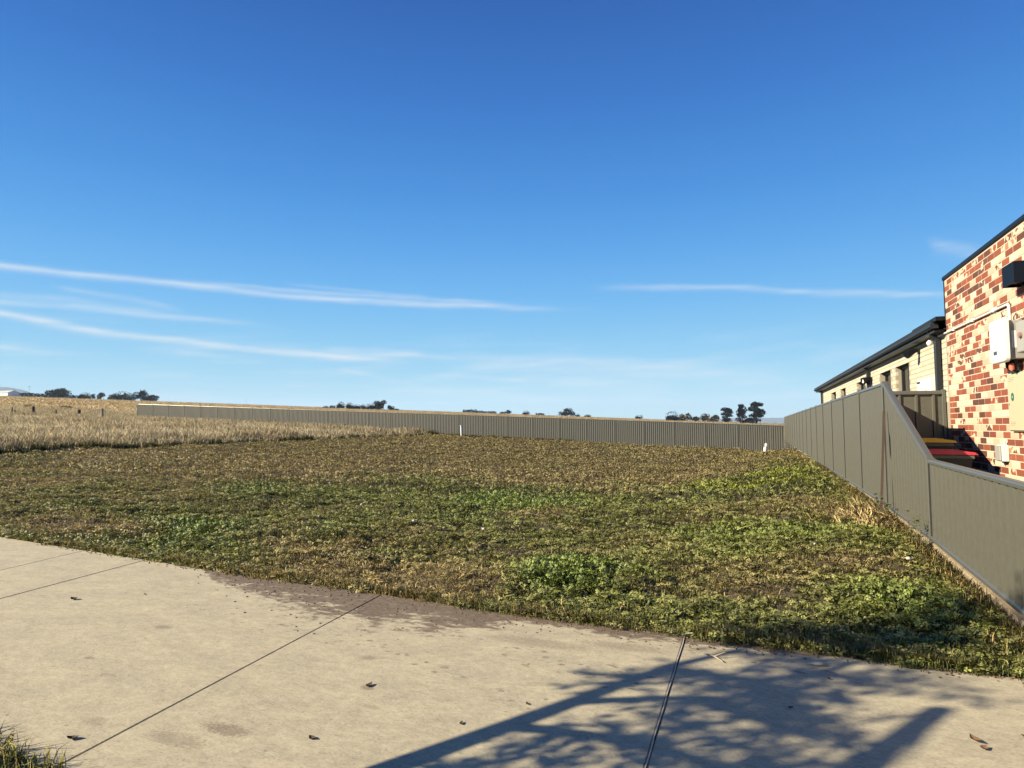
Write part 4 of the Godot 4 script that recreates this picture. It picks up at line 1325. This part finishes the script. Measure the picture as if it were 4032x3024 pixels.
func build_street_tree():
	var r := RandomNumberGenerator.new()
	r.seed = 21
	var base := Vector3(-2.9, 0.0, -0.75)
	var t := thing("street_tree", "leaning street tree beside the footpath, throwing its leafy shadow over the concrete", "tree", base)
	var limb := [[-1.613, 2.617], [-1.251, 3.189], [-0.957, 3.666], [-0.53, 4.369], [0.03, 5.02]]
	var tr := MB.new()
	var pts := [Vector3(0, -0.2, 0), Vector3(0.02, 0.3, -0.3)]
	var rad := [0.085, 0.075]
	for p in limb:
		pts.append(sunward(p[0], p[1], tree_height(p[0], p[1])) - base)
		rad.append([0.055, 0.05, 0.045, 0.035, 0.02][rad.size() - 2])
	tr.tube(pts, rad, 10)
	part("trunk", tr, M.bark, t)
	# second limb: ends in the sawn stub whose shadow shows on the right
	var br := MB.new()
	var stub := []
	for p in [[0.30, 3.2], [0.571, 3.639], [0.953, 4.26]]: stub.append(sunward(p[0], p[1], tree_height(p[0], p[1]) + 0.1) - base)
	br.tube([pts[1], sunward(-1.5, 1.75, 1.0) - base, sunward(-0.35, 2.4, 1.9) - base, stub[0], stub[1], stub[2]], [0.06, 0.055, 0.055, 0.05, 0.05, 0.048], 9)
	var forks := [[[-0.53, 4.30], [0.02, 4.30], [0.40, 4.60], [0.75, 5.05]], [[-0.95, 3.62], [-0.35, 3.92], [0.09, 3.72], [0.40, 3.70], [0.47, 3.42]], [[-1.25, 3.19], [-0.85, 3.25], [-0.40, 3.24], [-0.05, 3.15]]]
	var at_twig := pts.slice(2) + stub
	for q in forks:
		var line := []
		for p in q: line.append(sunward(p[0], p[1], tree_height(p[0], p[1]) + 0.12) - base)
		at_twig += line
		br.tube(line, [0.045, 0.036, 0.03, 0.018, 0.01].slice(0, line.size()), 8)
	part("limb", br, M.bark, t)
	# twigs and leaves: where their shade falls [x, s, spread, leaves]
	var spots := [[-0.75, 4.05, 0.16, 60], [-0.45, 3.75, 0.20, 90], [-0.35, 4.25, 0.22, 130], [-0.15, 3.55, 0.22, 110], [0.0, 3.95, 0.26, 180], [0.15, 4.4, 0.22, 150], [0.05, 3.3, 0.2, 90], [0.3, 3.75, 0.2, 130], [0.42, 4.25, 0.16, 60], [0.55, 4.6, 0.16, 60], [0.25, 4.75, 0.2, 60], [-0.6, 3.35, 0.18, 70], [-0.85, 3.2, 0.15, 50], [-0.45, 3.05, 0.2, 80], [0.2, 2.95, 0.2, 70], [0.25, 3.35, 0.16, 60],
		[0.75, 4.55, 0.14, 40], [0.95, 4.75, 0.16, 45], [1.2, 4.55, 0.14, 22], [0.1, 5.2, 0.22, 80], [0.4, 5.35, 0.25, 110], [0.75, 5.45, 0.25, 150], [1.05, 5.6, 0.25, 170], [1.35, 5.55, 0.25, 150], [1.1, 5.3, 0.22, 130], [1.5, 5.85, 0.22, 120], [1.75, 6.1, 0.25, 120], [1.9, 6.3, 0.2, 80], [-0.05, 4.95, 0.2, 60], [0.7, 5.15, 0.2, 70], [2.2, 6.0, 0.3, 120], [-1.05, 3.0, 0.15, 60], [-1.0, 3.75, 0.1, 24], [-1.25, 2.75, 0.14, 60], [-0.95, 2.75, 0.16, 80], [-0.65, 2.85, 0.16, 80], [-0.3, 2.85, 0.16, 80], [-0.2, 3.15, 0.16, 80], [0.1, 4.15, 0.2, 120], [0.2, 4.0, 0.16, 100], [0.4, 4.85, 0.2, 70]]
	var lv := MB.new()
	var tw := MB.new()
	for p in spots:
		var h0 := tree_height(p[0], p[1]) + 0.25
		var c: Vector3 = sunward(p[0], p[1], h0 + r.randf_range(0.1, 0.7)) - base
		# twig from the nearest point of the limbs
		var best: Vector3 = pts[2]
		for k in at_twig:
			if k.distance_to(c) < best.distance_to(c): best = k
		tw.tube([best, (best + c) * 0.5 + Vector3(0, 0.08, 0), c], [0.014, 0.010, 0.004], 5, false)
		for k in int(p[3] * 0.8):
			var g := r.randf_range(0.8, 1.2)
			lv.tint = Color(0.055 * g, 0.085 * g, 0.030 * g)
			var a: float = p[0] + r.randfn(0.0, p[2] * 0.75)
			var s: float = p[1] + r.randfn(0.0, p[2] * 0.45)
			var o: Vector3 = sunward(a, s, tree_height(a, s) + 0.2 + 2.4 * r.randf() * r.randf()) - base
			var u := Vector3(r.randf_range(-1, 1), r.randf_range(-1.0, 0.2), r.randf_range(-1, 1)).normalized()
			var w := u.cross(Vector3(r.randfn(), r.randfn(), r.randfn()).normalized()).normalized()
			var L := r.randf_range(0.08, 0.14)
			var W := r.randf_range(0.018, 0.03)
			lv.tri(o, o + u * L * 0.5 + w * W, o + u * L)
			lv.tri(o, o + u * L, o + u * L * 0.5 - w * W)
	part("twigs", tw, M.bark, t)
	part("crown", lv, M.leaf, t)

# ------------------------------------------------------------------ grass
func tuft(n: int, h: float, spread: float, width: float, lean: float, dry_share: float, seed_: int, flat := 0.0) -> ArrayMesh:
	var r := RandomNumberGenerator.new()
	r.seed = seed_
	var mb := MB.new()
	for i in n:
		var an := r.randf() * TAU
		var p := Vector3(cos(an), 0, sin(an)) * spread * sqrt(r.randf())
		var dir := Vector3(cos(an + r.randfn(0, 0.9)), 0, sin(an + r.randfn(0, 0.9)))
		var H := h * r.randf_range(0.45, 1.1)
		var ln := lean * r.randf_range(0.3, 1.6)
		if r.randf() < flat: ln = r.randf_range(1.4, 2.6); H *= 0.4
		var side := dir.cross(Vector3.UP).rotated(Vector3.UP, r.randfn(0, 0.7)) * width * r.randf_range(0.6, 1.3)
		var mid := p + dir * H * ln * 0.35 + Vector3.UP * H * 0.62
		var tip := p + dir * H * ln + Vector3.UP * H * (1.0 - 0.25 * minf(ln, 1.5))
		var q := r.randf_range(0.75, 1.25)
		mb.tint = Color(q, q, q)
		if r.randf() < dry_share: mb.tint = Color(1.7 * q, 1.45 * q, 1.4 * q)
		var nn := (side.cross(mid - p).normalized() * (1.0 if r.randf() < 0.5 else -1.0) + Vector3.UP * 0.8).normalized()
		p.y -= 0.012
		mb.tri(p - side, p + side, mid + side * 0.8, nn)
		mb.tri(p - side, mid + side * 0.8, mid - side * 0.8, nn)
		mb.tri(mid - side * 0.8, mid + side * 0.8, tip, nn)
	return mb.mesh()

func weed(n: int, h: float, spread: float, size: float, seed_: int) -> ArrayMesh:   # clover-like plant: round three-part leaves on stalks
	var r := RandomNumberGenerator.new()
	r.seed = seed_
	var mb := MB.new()
	for i in n:
		var an := r.randf() * TAU
		var rr := spread * sqrt(r.randf())
		var c := Vector3(cos(an) * rr, h * r.randf_range(0.15, 1.0), sin(an) * rr)
		var up := Vector3(r.randfn(0, 0.85), 1.0, r.randfn(0, 0.85)).normalized()
		var u := up.cross(Vector3(cos(an * 3.0), 0.1, sin(an * 3.0))).normalized()
		var w := up.cross(u)
		var q := r.randf_range(0.7, 1.3)
		mb.tint = Color(q, q, q)
		for k in 3:
			var a0 := TAU * k / 3.0
			var d := u * cos(a0) + w * sin(a0)
			var e := up.cross(d)
			var L := size * r.randf_range(0.8, 1.2)
			var nn := (up + d * 0.25).normalized()
			mb.tri(c, c + d * L * 0.7 - e * L * 0.5, c + d * L + up * L * 0.1, nn)
			mb.tri(c, c + d * L + up * L * 0.1, c + d * L * 0.7 + e * L * 0.5, nn)
	return mb.mesh()

class Copies:
	var buf := PackedFloat32Array()
	var count := 0
	func add(p: Vector3, turn: float, sc: Vector3, c: Color, tilt := Vector3.UP):
		var b := Basis(Vector3.UP, turn).scaled_local(sc)
		if tilt != Vector3.UP: b = Basis(Quaternion(Vector3.UP, tilt)) * b
		buf.append_array(PackedFloat32Array([b.x.x, b.y.x, b.z.x, p.x, b.x.y, b.y.y, b.z.y, p.y, b.x.z, b.y.z, b.z.z, p.z, c.r, c.g, c.b, 1.0]))
		count += 1

func place(called: String, mesh: Mesh, c: Copies, m: Material, label: String, category: String):
	if c.count == 0: return
	var mm := MultiMesh.new()
	mm.transform_format = MultiMesh.TRANSFORM_3D
	mm.use_colors = true
	mm.mesh = mesh
	mm.instance_count = c.count
	mm.buffer = c.buf
	var o := MultiMeshInstance3D.new()
	o.multimesh = mm
	o.material_override = m
	o.name = numbered(called)
	add_child(o)
	tag(o, label, category, "", "stuff")
	print(called, " ", c.count)

func seen(a: float, s: float, margin := 1.2) -> bool:   # near enough to what the photograph shows
	var c := cos(deg_to_rad(YAW)); var d := sin(deg_to_rad(YAW))
	var xc := a * c + s * d
	var zc := -a * d + s * c
	return zc > 0.5 and absf(xc) < zc * 0.83 + margin

func build_grass():
	var near := [Copies.new(), Copies.new(), Copies.new()]
	var mid := [Copies.new(), Copies.new()]
	var far := [Copies.new(), Copies.new()]
	var weeds := [Copies.new(), Copies.new()]
	var straw := Copies.new()
	var edge := Copies.new()
	# zones by distance: step between plants, size
	for z in [[4.7, 9.0, 0.048, 1.0, 0], [9.0, 13.0, 0.075, 1.2, 1], [13.0, 20.0, 0.105, 1.6, 2], [20.0, 32.0, 0.17, 2.3, 3], [32.0, 51.2, 0.26, 3.2, 4]]:
		var s: float = z[0]
		while s < z[1]:
			var a := -27.0
			var w := s * 1.35
			a = maxf(-27.0, -s * 1.9 - 3.0)
			var a_end := minf(fence_x(s) - 0.05, s * 0.5 + 2.0)
			while a < a_end:
				var pa: float = a + rng.randf_range(-0.5, 0.5) * z[2]
				var ps: float = s + rng.randf_range(-0.5, 0.5) * z[2]
				a += z[2]
				var gap := path_gap(pa, ps)
				if gap < -0.015 - 0.07 * maxf(0.0, fine_noise.get_noise_2d(pa * 1.6, 31.0) + 0.25) or ps > BACK_S - 0.1 or not seen(pa, ps): continue
				var g := growth(pa, ps)
				if rng.randf() < g[1] * 0.82: continue
				var y := ground_y(pa, ps)
				if gap < 0.0: y = maxf(y, 0.002)
				var c := grass_colour(g)
				var lush: float = (1.0 - g[0]) * 0.5 + g[2] * 0.5
				if gap < 0.25: lush += 0.35
				var k: float = z[3] * rng.randf_range(0.65, 1.3)
				var hh: float = k * (0.75 + 0.7 * lush)
				var turn := rng.randf() * TAU
				var p := Vector3(pa, y, -ps)
				if z[4] <= 1:
					near[rng.randi() % 3].add(p, turn, Vector3(k, hh, k), c)
					if rng.randf() < 0.42 - 0.34 * g[0] + g[3] * 0.65:
						var q := rng.randf_range(0.6, 1.45)
						var wc := Color(0.185, 0.195, 0.048).lerp(Color(0.135, 0.180, 0.032), g[3]).lerp(Color(0.28, 0.212, 0.088), clampf(g[0] * 1.1 - g[3] * 0.6 + rng.randf_range(-0.3, 0.3), 0.0, 1.0))
						weeds[rng.randi() % 2].add(p, turn, Vector3(k, k * (0.6 + 0.8 * g[3]), k), wc * q)
				elif z[4] == 2:
					mid[rng.randi() % 2].add(p, turn, Vector3(k, hh, k), c)
					if rng.randf() < 0.2 + g[3] * 0.4:
						var q := rng.randf_range(0.6, 1.45)
						var wc := Color(0.160, 0.180, 0.048).lerp(Color(0.30, 0.34, 0.05), g[2]).lerp(Color(0.32, 0.24, 0.11), clampf(g[0] + rng.randf_range(-0.3, 0.2), 0.0, 1.0))
						weeds[rng.randi() % 2].add(p, turn, Vector3(k * 0.8, k * 0.8, k * 0.8), wc * q)
				else:
					far[rng.randi() % 2].add(p, turn, Vector3(k, hh * 0.8, k), c)
					if rng.randf() < 0.30 - 0.12 * g[0] + (0.25 if z[4] == 3 else 0.1):
						var wc := Color(0.150, 0.165, 0.044).lerp(Color(0.30, 0.34, 0.05), g[2]).lerp(Color(0.28, 0.218, 0.088), clampf(g[0] * 0.9 + rng.randf_range(-0.25, 0.2), 0.0, 1.0))
						weeds[rng.randi() % 2].add(p, turn, Vector3(k * 0.6, k * 0.55, k * 0.6), wc * rng.randf_range(0.5, 1.25))
			s += z[2]
	# dead stalks lying about
	for i in 9000:
		var s := 5.0 + 14.0 * pow(rng.randf(), 1.6)
		var a := rng.randf_range(-s * 1.6, fence_x(s) - 0.1)
		if path_gap(a, s) < 0.02 or not seen(a, s): continue
		var g := growth(a, s)
		if rng.randf() > 0.25 + 0.5 * g[0] + 0.3 * g[1]: continue
		var q := rng.randf_range(0.7, 1.25)
		var k := rng.randf_range(0.6, 1.5)
		straw.add(Vector3(a, ground_y(a, s) + rng.randf_range(0.01, 0.05), -s), rng.randf() * TAU, Vector3(k, k, k), Color(0.46 * q, 0.34 * q, 0.15 * q), Vector3(rng.randfn(0, 0.2), 1, rng.randfn(0, 0.2)).normalized())
	for i in 140:   # long stalks
		var s := 5.3 + 5.0 * rng.randf()
		var a := rng.randf_range(-7.0, 1.6)
		if path_gap(a, s) < 0.1: continue
		var q := rng.randf_range(0.9, 1.3)
		straw.add(Vector3(a, ground_y(a, s) + rng.randf_range(0.03, 0.07), -s), rng.randf() * TAU, Vector3(2.2, 0.45, 2.2), Color(0.56 * q, 0.44 * q, 0.22 * q), Vector3(rng.randfn(0, 0.1), 1, rng.randfn(0, 0.1)).normalized())
	# longer grass where the mower does not reach: path edge on the right, foot of the fence, verge at lower left
	for i in 1100:
		var a := rng.randf_range(-1.4, 2.0)
		if fine_noise.get_noise_2d(a * 1.3, 7.0) < -0.12: continue
		var s := path_far(a) + 0.02 + absf(rng.randfn(0.0, 0.10))
		edge.add(Vector3(a, ground_y(a, s), -s), rng.randf() * TAU, Vector3.ONE * rng.randf_range(0.25, 0.75), Color(0.19, 0.21, 0.055).lerp(Color(0.36, 0.26, 0.10), rng.randf() * 0.6) * rng.randf_range(0.7, 1.2))
	for i in 700:
		var a := rng.randf_range(-9.0, -1.4)
		var s := path_far(a) + 0.02 + absf(rng.randfn(0.0, 0.07))
		edge.add(Vector3(a, ground_y(a, s), -s), rng.randf() * TAU, Vector3.ONE * rng.randf_range(0.35, 0.75), Color(0.12, 0.15, 0.04).lerp(Color(0.34, 0.23, 0.09), rng.randf()) * rng.randf_range(0.7, 1.2))
	for i in 1500:
		var s := rng.randf_range(5.0, 22.0)
		var a := fence_x(s) - 0.04 - absf(rng.randfn(0.0, 0.10))
		edge.add(Vector3(a, ground_y(a, s), -s), rng.randf() * TAU, Vector3.ONE * rng.randf_range(0.4, 1.0), Color(0.12, 0.15, 0.04).lerp(Color(0.42, 0.31, 0.13), clampf(rng.randf() * 1.2 + 0.2, 0, 1)) * rng.randf_range(0.7, 1.2))
	for i in 260:   # dead weeds about the stake
		var s := 9.95 + rng.randfn(0.0, 0.45)
		var a := fence_x(s) - 0.08 - absf(rng.randfn(0.0, 0.25))
		edge.add(Vector3(a, ground_y(a, s), -s), rng.randf() * TAU, Vector3(1.3, 1.0, 1.3) * rng.randf_range(0.6, 1.5), Color(0.60, 0.46, 0.22) * rng.randf_range(0.7, 1.2), Vector3(rng.randfn(0, 0.5), 1, rng.randfn(0, 0.5)).normalized())
	for i in 900:
		var a := rng.randf_range(-6.5, -2.95)
		var s := path_near(a) - 0.02 - absf(rng.randfn(0.0, 0.22))
		if a > -3.25 and s > 1.9 and rng.randf() < 0.7: continue
		edge.add(Vector3(a, ground_y(a, s), -s), rng.randf() * TAU, Vector3.ONE * rng.randf_range(0.5, 1.25), Color(0.13, 0.16, 0.045).lerp(Color(0.36, 0.27, 0.11), rng.randf() * 0.7) * rng.randf_range(0.7, 1.2))
	for k in 3: place("lawn_grass", tuft(18, 0.038, 0.050, 0.0026, 1.0, 0.2, 100 + k, 0.4), near[k], M.blade, "short patchy green and dry mown grass on the near part of the lot", "grass")
	for k in 2: place("lawn_grass", tuft(16, 0.036, 0.060, 0.0036, 1.0, 0.2, 110 + k, 0.4), mid[k], M.blade, "patchy mown grass over the middle of the vacant lot", "grass")
	for k in 2: place("dry_lawn_grass", tuft(16, 0.030, 0.080, 0.0055, 1.1, 0.15, 120 + k, 0.45), far[k], M.blade, "brown dry mown grass over the back of the vacant lot", "grass")
	for k in 2: place("clover_weeds", weed(10, 0.066, 0.06, 0.0215, 130 + k), weeds[k], M.leaf, "low dark green clover weeds growing among the mown grass", "weeds")
	place("straw_stalks", tuft(3, 0.03, 0.05, 0.0026, 5.0, 0.0, 140, 0.0), straw, M.blade, "dead straw stalks lying over the near grass", "straw")
	place("edge_grass", tuft(13, 0.125, 0.045, 0.0030, 0.55, 0.2, 150), edge, M.blade, "longer grass fringing the footpath edge and the foot of the fence", "grass")
	# tall dry grass left of the lot
	var tall := [Copies.new(), Copies.new()]
	for i in 60000:
		var s := rng.randf_range(12.0, 75.0)
		var a := rng.randf_range(-1.9 * s - 4.0, -26.6)
		var bound := -27.0 + 0.35 * fine_noise.get_noise_2d(s * 0.5, 3.0)
		if a > bound or not seen(a, s, 3.0): continue
		if s > BACK_S - 0.2 and a > -68.5: continue
		if s > 62.0 and rng.randf() < 0.5: continue
		var q := rng.randf_range(0.72, 1.2)
		var n := patch_noise.get_noise_2d(a * 0.6, s * 0.6)
		var c := Color(0.67, 0.565, 0.385).lerp(Color(0.49, 0.395, 0.25), clampf(0.4 + n * 1.5, 0.0, 1.0)) * q
		if a > bound - 0.5 and rng.randf() < 0.75: c = Color(0.075, 0.085, 0.030) * q
		var k := rng.randf_range(0.7, 1.25) * (1.0 + 0.35 * n) * (0.55 + 0.45 * sm(0.0, 2.5, bound - a))
		tall[i % 2].add(Vector3(a, ground_y(a, s), -s), rng.randf() * TAU, Vector3(k * 1.2, k, k * 1.2), c)
	for i in 5000:   # strip left growing along the back fence
		var a := rng.randf_range(-68.0, -14.0)
		var s := BACK_S - 0.15 - absf(rng.randfn(0.0, 0.35))
		if a > -27.0 and rng.randf() < 0.5: continue
		var q := rng.randf_range(0.6, 1.1)
		var k := rng.randf_range(0.4, 0.9) * (1.0 if a < -27.0 else 0.6)
		tall[i % 2].add(Vector3(a, ground_y(a, s), -s), rng.randf() * TAU, Vector3(k, k, k), Color(0.30, 0.24, 0.11).lerp(Color(0.08, 0.085, 0.035), rng.randf()) * q)
	for k in 2: place("tall_dry_grass", tuft(16, 0.62, 0.16, 0.010, 0.22, 0.0, 160 + k), tall[k], M.blade, "tall pale dry grass standing left of the mown lot", "grass")
	# paddock tussocks beyond
	var pad := Copies.new()
	for i in 60000:
		var b := rng.randf_range(-68.0, 6.0)
		var d := 60.0 * pow(12.0, rng.randf())
		var at := Vector2(sin(deg_to_rad(b)), cos(deg_to_rad(b))) * d
		if at.y < BACK_S + 0.8 and at.x > -69.5: continue
		if at.y < 70.0 and at.x < -69.5 and d < 92.0: continue
		var n := patch_noise.get_noise_2d(at.x * 0.13, at.y * 0.3)
		var q := rng.randf_range(0.75, 1.2)
		var k := (0.55 + d * 0.006) * rng.randf_range(0.6, 1.3)
		pad.add(Vector3(at.x, land(at.x, at.y) - 0.03, -at.y), rng.randf() * TAU, Vector3(k * 1.8, k * 0.6, k * 1.8), Color(0.71, 0.565, 0.345).lerp(Color(0.51, 0.39, 0.22), clampf(0.3 + n * 1.4, 0.0, 1.0)) * q)
	place("paddock_grass", tuft(16, 0.45, 0.3, 0.02, 0.5, 0.0, 170), pad, M.blade, "dry yellow pasture grass of the paddock beyond the back fence", "grass")

# ------------------------------------------------------------------ small things
func pebble(r: RandomNumberGenerator, size: float) -> MB:
	var mb := MB.new()
	var rows := []
	for j in 5:
		var ring := []
		for i in 7:
			var th := PI * j / 4.0
			var ph := TAU * i / 7.0
			var k := 1.0 + 0.22 * sin(ph * 2.0 + size * 900.0) * sin(th)
			ring.append(Vector3(sin(th) * cos(ph) * k, cos(th) * 0.62, sin(th) * sin(ph) * 0.8 * k) * size)
		rows.append(ring)
	for j in 4:
		for i in 7:
			var q := (i + 1) % 7
			var a: Vector3 = rows[j][i]; var b: Vector3 = rows[j][q]; var c: Vector3 = rows[j + 1][q]; var d: Vector3 = rows[j + 1][i]
			if j > 0: mb.tri_n(a, b, c, a.normalized(), b.normalized(), c.normalized())
			if j < 3: mb.tri_n(a, c, d, a.normalized(), c.normalized(), d.normalized())
	return mb

func curled_leaf(L: float, W: float, curl: float) -> MB:
	var mb := MB.new()
	var prev := []
	for i in 7:
		var t := i / 6.0
		var w := W * sin(PI * clampf(t * 0.96 + 0.02, 0.0, 1.0))
		var y := curl * (t - 0.5) * (t - 0.5) * 2.0
		var row := [Vector3(t * L, y + w * 0.5, w), Vector3(t * L, y, 0), Vector3(t * L, y + w * 0.35, -w)]
		if prev:
			for k in 2:
				mb.quad(prev[k], row[k], row[k + 1], prev[k + 1])
				var dn := Vector3(0, -0.0015, 0)
				mb.quad(prev[k + 1] + dn, row[k + 1] + dn, row[k] + dn, prev[k] + dn)
		prev = row
	return mb

func build_small_things():
	var r := RandomNumberGenerator.new()
	r.seed = 33
	# leaning rusty stake
	var st := thing("rusty_stake", "rusty steel stake leaning against the side fence at the raked bay", "stake", Vector3(1.52, 0, -10.1))
	var sm_ := MB.new()
	var f0 := Vector3(0.10, ground_y(1.62, 9.82) - 0.08, 0.27)
	var f1 := Vector3(0.245, 1.80, -0.05)
	sm_.beam(f0, f1, 0.036, 0.006, Vector3(1, 0, 0))
	sm_.beam(f0 + Vector3(-0.012, 0, 0), f1 + Vector3(-0.012, 0, 0), 0.006, 0.03, Vector3(1, 0, 0))
	part("star_picket", sm_, M.rust, st)
	# service risers by the back fence
	var p1 := Vector3(-24.2, ground_y(-24.2, 50.3), -50.3)
	var ri := thing("marker_pipe", "white riser pipe with blue collar in front of the back fence", "pipe", p1)
	var m1 := MB.new()
	m1.tube([Vector3(0.02, -0.1, 0), Vector3(0.0, 0.5, 0), Vector3(-0.03, 1.0, 0)], [0.075, 0.075, 0.075], 10)
	part("pipe", m1, M.white_pipe, ri)
	var m2 := MB.new()
	m2.tube([Vector3(0.07, 0.62, 0.0), Vector3(0.06, 0.98, 0.0)], [0.07, 0.07], 10)
	part("blue_sleeve", m2, M.blue_cap, ri)
	var m3 := MB.new()
	m3.tube([Vector3(-0.03, 1.0, 0), Vector3(-0.03, 1.06, 0)], [0.10, 0.09], 10)
	part("cap", m3, M.white_pipe, ri)
	var p2 := Vector3(0.85, ground_y(0.85, 47.0), -47.0)
	var ri2 := thing("marker_pipe", "short white bent riser pipe near the back right corner", "pipe", p2)
	var m4 := MB.new()
	m4.tube([Vector3(-0.06, -0.4, 0), Vector3(-0.04, 0.2, 0), Vector3(-0.01, 0.5, 0)], [0.13, 0.125, 0.11], 10)
	part("pipe", m4, M.white_pipe, ri2)
	var m5 := MB.new()
	m5.tube([Vector3(0.02, 0.52, 0), Vector3(0.05, 0.66, 0), Vector3(0.03, 0.76, 0)], [0.08, 0.11, 0.07], 10)
	part("cap", m5, M.white_pipe, ri2)
	# white stones in the grass
	for d in [[-7.172, 10.444, 0.055], [-4.938, 8.59, 0.035], [-5.689, 9.846, 0.03], [-3.827, 8.755, 0.036], [-5.931, 9.083, 0.034], [-6.663, 8.493, 0.03], [-3.985, 14.229, 0.05], [-1.472, 12.99, 0.04], [0.189, 9.372, 0.04], [0.643, 8.048, 0.03], [1.404, 7.207, 0.036], [0.677, 6.478, 0.02], [0.819, 5.795, 0.018], [1.016, 6.004, 0.018], [0.464, 6.588, 0.018], [-12.397, 8.785, 0.045], [-7.989, 11.821, 0.034], [-5.0, 8.66, 0.028], [-9.9, 8.1, 0.03], [-2.55, 6.95, 0.018], [-0.6, 7.6, 0.02]]:
		var o := part("white_stone", pebble(r, d[2] * 0.8), M.stone, self, Vector3(d[0], ground_y(d[0], d[1]) + d[2] * 0.6 + 0.012, -d[1]), Basis(Vector3.UP, r.randf() * TAU))
		tag(o, "small white stone lying loose in the mown grass", "stone", "white stones in the grass")
	# crumbs of soil kicked onto the slabs
	var cr := Copies.new()
	for i in 900:
		var a := rng.randf_range(-9.0, 2.0)
		var wd := table(DIRT, a) + 0.05
		var s := path_far(a) - absf(rng.randfn(0.0, wd * 0.7))
		var k := rng.randf_range(0.4, 1.3)
		var q := rng.randf_range(0.7, 1.3)
		cr.add(Vector3(a, 0.002, -s), rng.randf() * TAU, Vector3(k, k, k), Color(0.125 * q, 0.085 * q, 0.055 * q))
	place("soil_crumbs", pebble(r, 0.009).mesh(), cr, M.blade, "crumbs of brown soil scattered on the concrete along the grass edge", "soil")
	# leaves and litter on the footpath
	var brown := mat(Color(0.17, 0.10, 0.055), 0.9)
	var dark := mat(Color(0.085, 0.055, 0.036), 0.9)
	for d in [[-5.815, 4.007, 0.075, "dark dead leaf on the far left slab, nearest the left edge"], [-5.404, 4.368, 0.03, "tiny dead leaf scrap on the left slab behind the first leaf"], [-2.113, 2.699, 0.045, "dead leaf with stalk at the bottom of the middle slab"], [-2.235, 3.325, 0.06, "dark curled leaf on the middle of the largest slab"], [-1.487, 3.104, 0.035, "round dark seed pod left of the tree shadow"], [1.006, 3.928, 0.07, "brown leaf at the lower right of the footpath"], [1.249, 4.021, 0.06, "dark leaf at the right edge of the picture on the footpath"], [1.05, 3.837, 0.05, "flat pale brown leaf below the lower right leaf"], [-1.248, 3.482, 0.03, "small dark crumb just above the limb shadow"], [-3.3, 2.25, 0.06, "curled dry leaf by the joint at lower left"], [0.15, 3.95, 0.035, "tiny leaf inside the tree shadow, left one"], [0.42, 4.5, 0.03, "tiny leaf inside the tree shadow, right one"]]:
		var o := part("dead_leaf", curled_leaf(d[2], d[2] * 0.32, d[2] * 0.5), brown if d[0] > 0.5 else dark, self, Vector3(d[0], 0.0035, -d[1]), Basis(Vector3.UP, r.randf() * TAU))
		tag(o, d[3], "leaf", "dead leaves on the footpath")
	# forked twig and scrap by the foam strip
	var tw := thing("forked_twig", "forked pale twig on the concrete right of the foam joint strip", "twig", Vector3(-0.30, 0.006, -4.6))
	var t1 := MB.new()
	t1.tube([Vector3(-0.06, 0.004, -0.05), Vector3(0.02, 0.008, 0.0), Vector3(0.09, 0.03, -0.04)], [0.004, 0.006, 0.003], 5)
	t1.tube([Vector3(0.02, 0.008, 0.0), Vector3(0.08, 0.004, 0.07)], [0.005, 0.003], 5)
	part("stem", t1, M.pale_post, tw)
	var pc := part("paper_scrap", pebble(r, 0.045), mat(Color(0.40, 0.36, 0.31), 0.9), self, Vector3(0.37, 0.011, -4.72), Basis().scaled(Vector3(1.3, 0.45, 0.8)))
	tag(pc, "crumpled pale paper scrap at the path edge under the grass", "litter")
	# weeds at the fence foot
	for d in [[1.70, 9.85, 0.42, "leafy weed growing up the fence behind the stake"], [1.72, 8.10, 0.36, "leafy weed climbing the post at the low fence"]]:
		var w := thing("fence_weed", d[3], "weed", Vector3(d[0], ground_y(d[0], d[1]), -d[1]), Basis(), "weeds at the foot of the side fence")
		var stm := MB.new()
		var lf := MB.new()
		for k in 7:
			var h: float = d[2] * r.randf_range(0.4, 1.0)
			var q := Vector3(r.randf_range(-0.12, 0.02), 0, r.randf_range(-0.14, 0.14))
			var tip := q * 1.6 + Vector3(0, h, 0)
			stm.tube([q * 0.3 - Vector3(0, 0.05, 0), q + Vector3(0, h * 0.5, 0), tip], [0.004, 0.003, 0.002], 4, false)
			for i in 9:
				var t := r.randf_range(0.25, 1.0)
				var c := (q * (0.3 + t)).lerp(tip, t * 0.6) + Vector3(0, h * t * 0.5, 0)
				var u := Vector3(r.randfn(), r.randf_range(-0.3, 0.6), r.randfn()).normalized()
				var e := u.cross(Vector3(r.randfn(), 1.5, r.randfn()).normalized()).normalized()
				var L := r.randf_range(0.03, 0.06)
				var g := r.randf_range(0.7, 1.2)
				lf.tint = Color(0.075 * g, 0.105 * g, 0.04 * g)
				lf.tri(c, c + u * L * 0.55 + e * L * 0.35, c + u * L)
				lf.tri(c, c + u * L, c + u * L * 0.55 - e * L * 0.35)
		part("stems", stm, mat(Color(0.16, 0.13, 0.06), 0.9), w)
		part("leaves", lf, M.leaf, w)
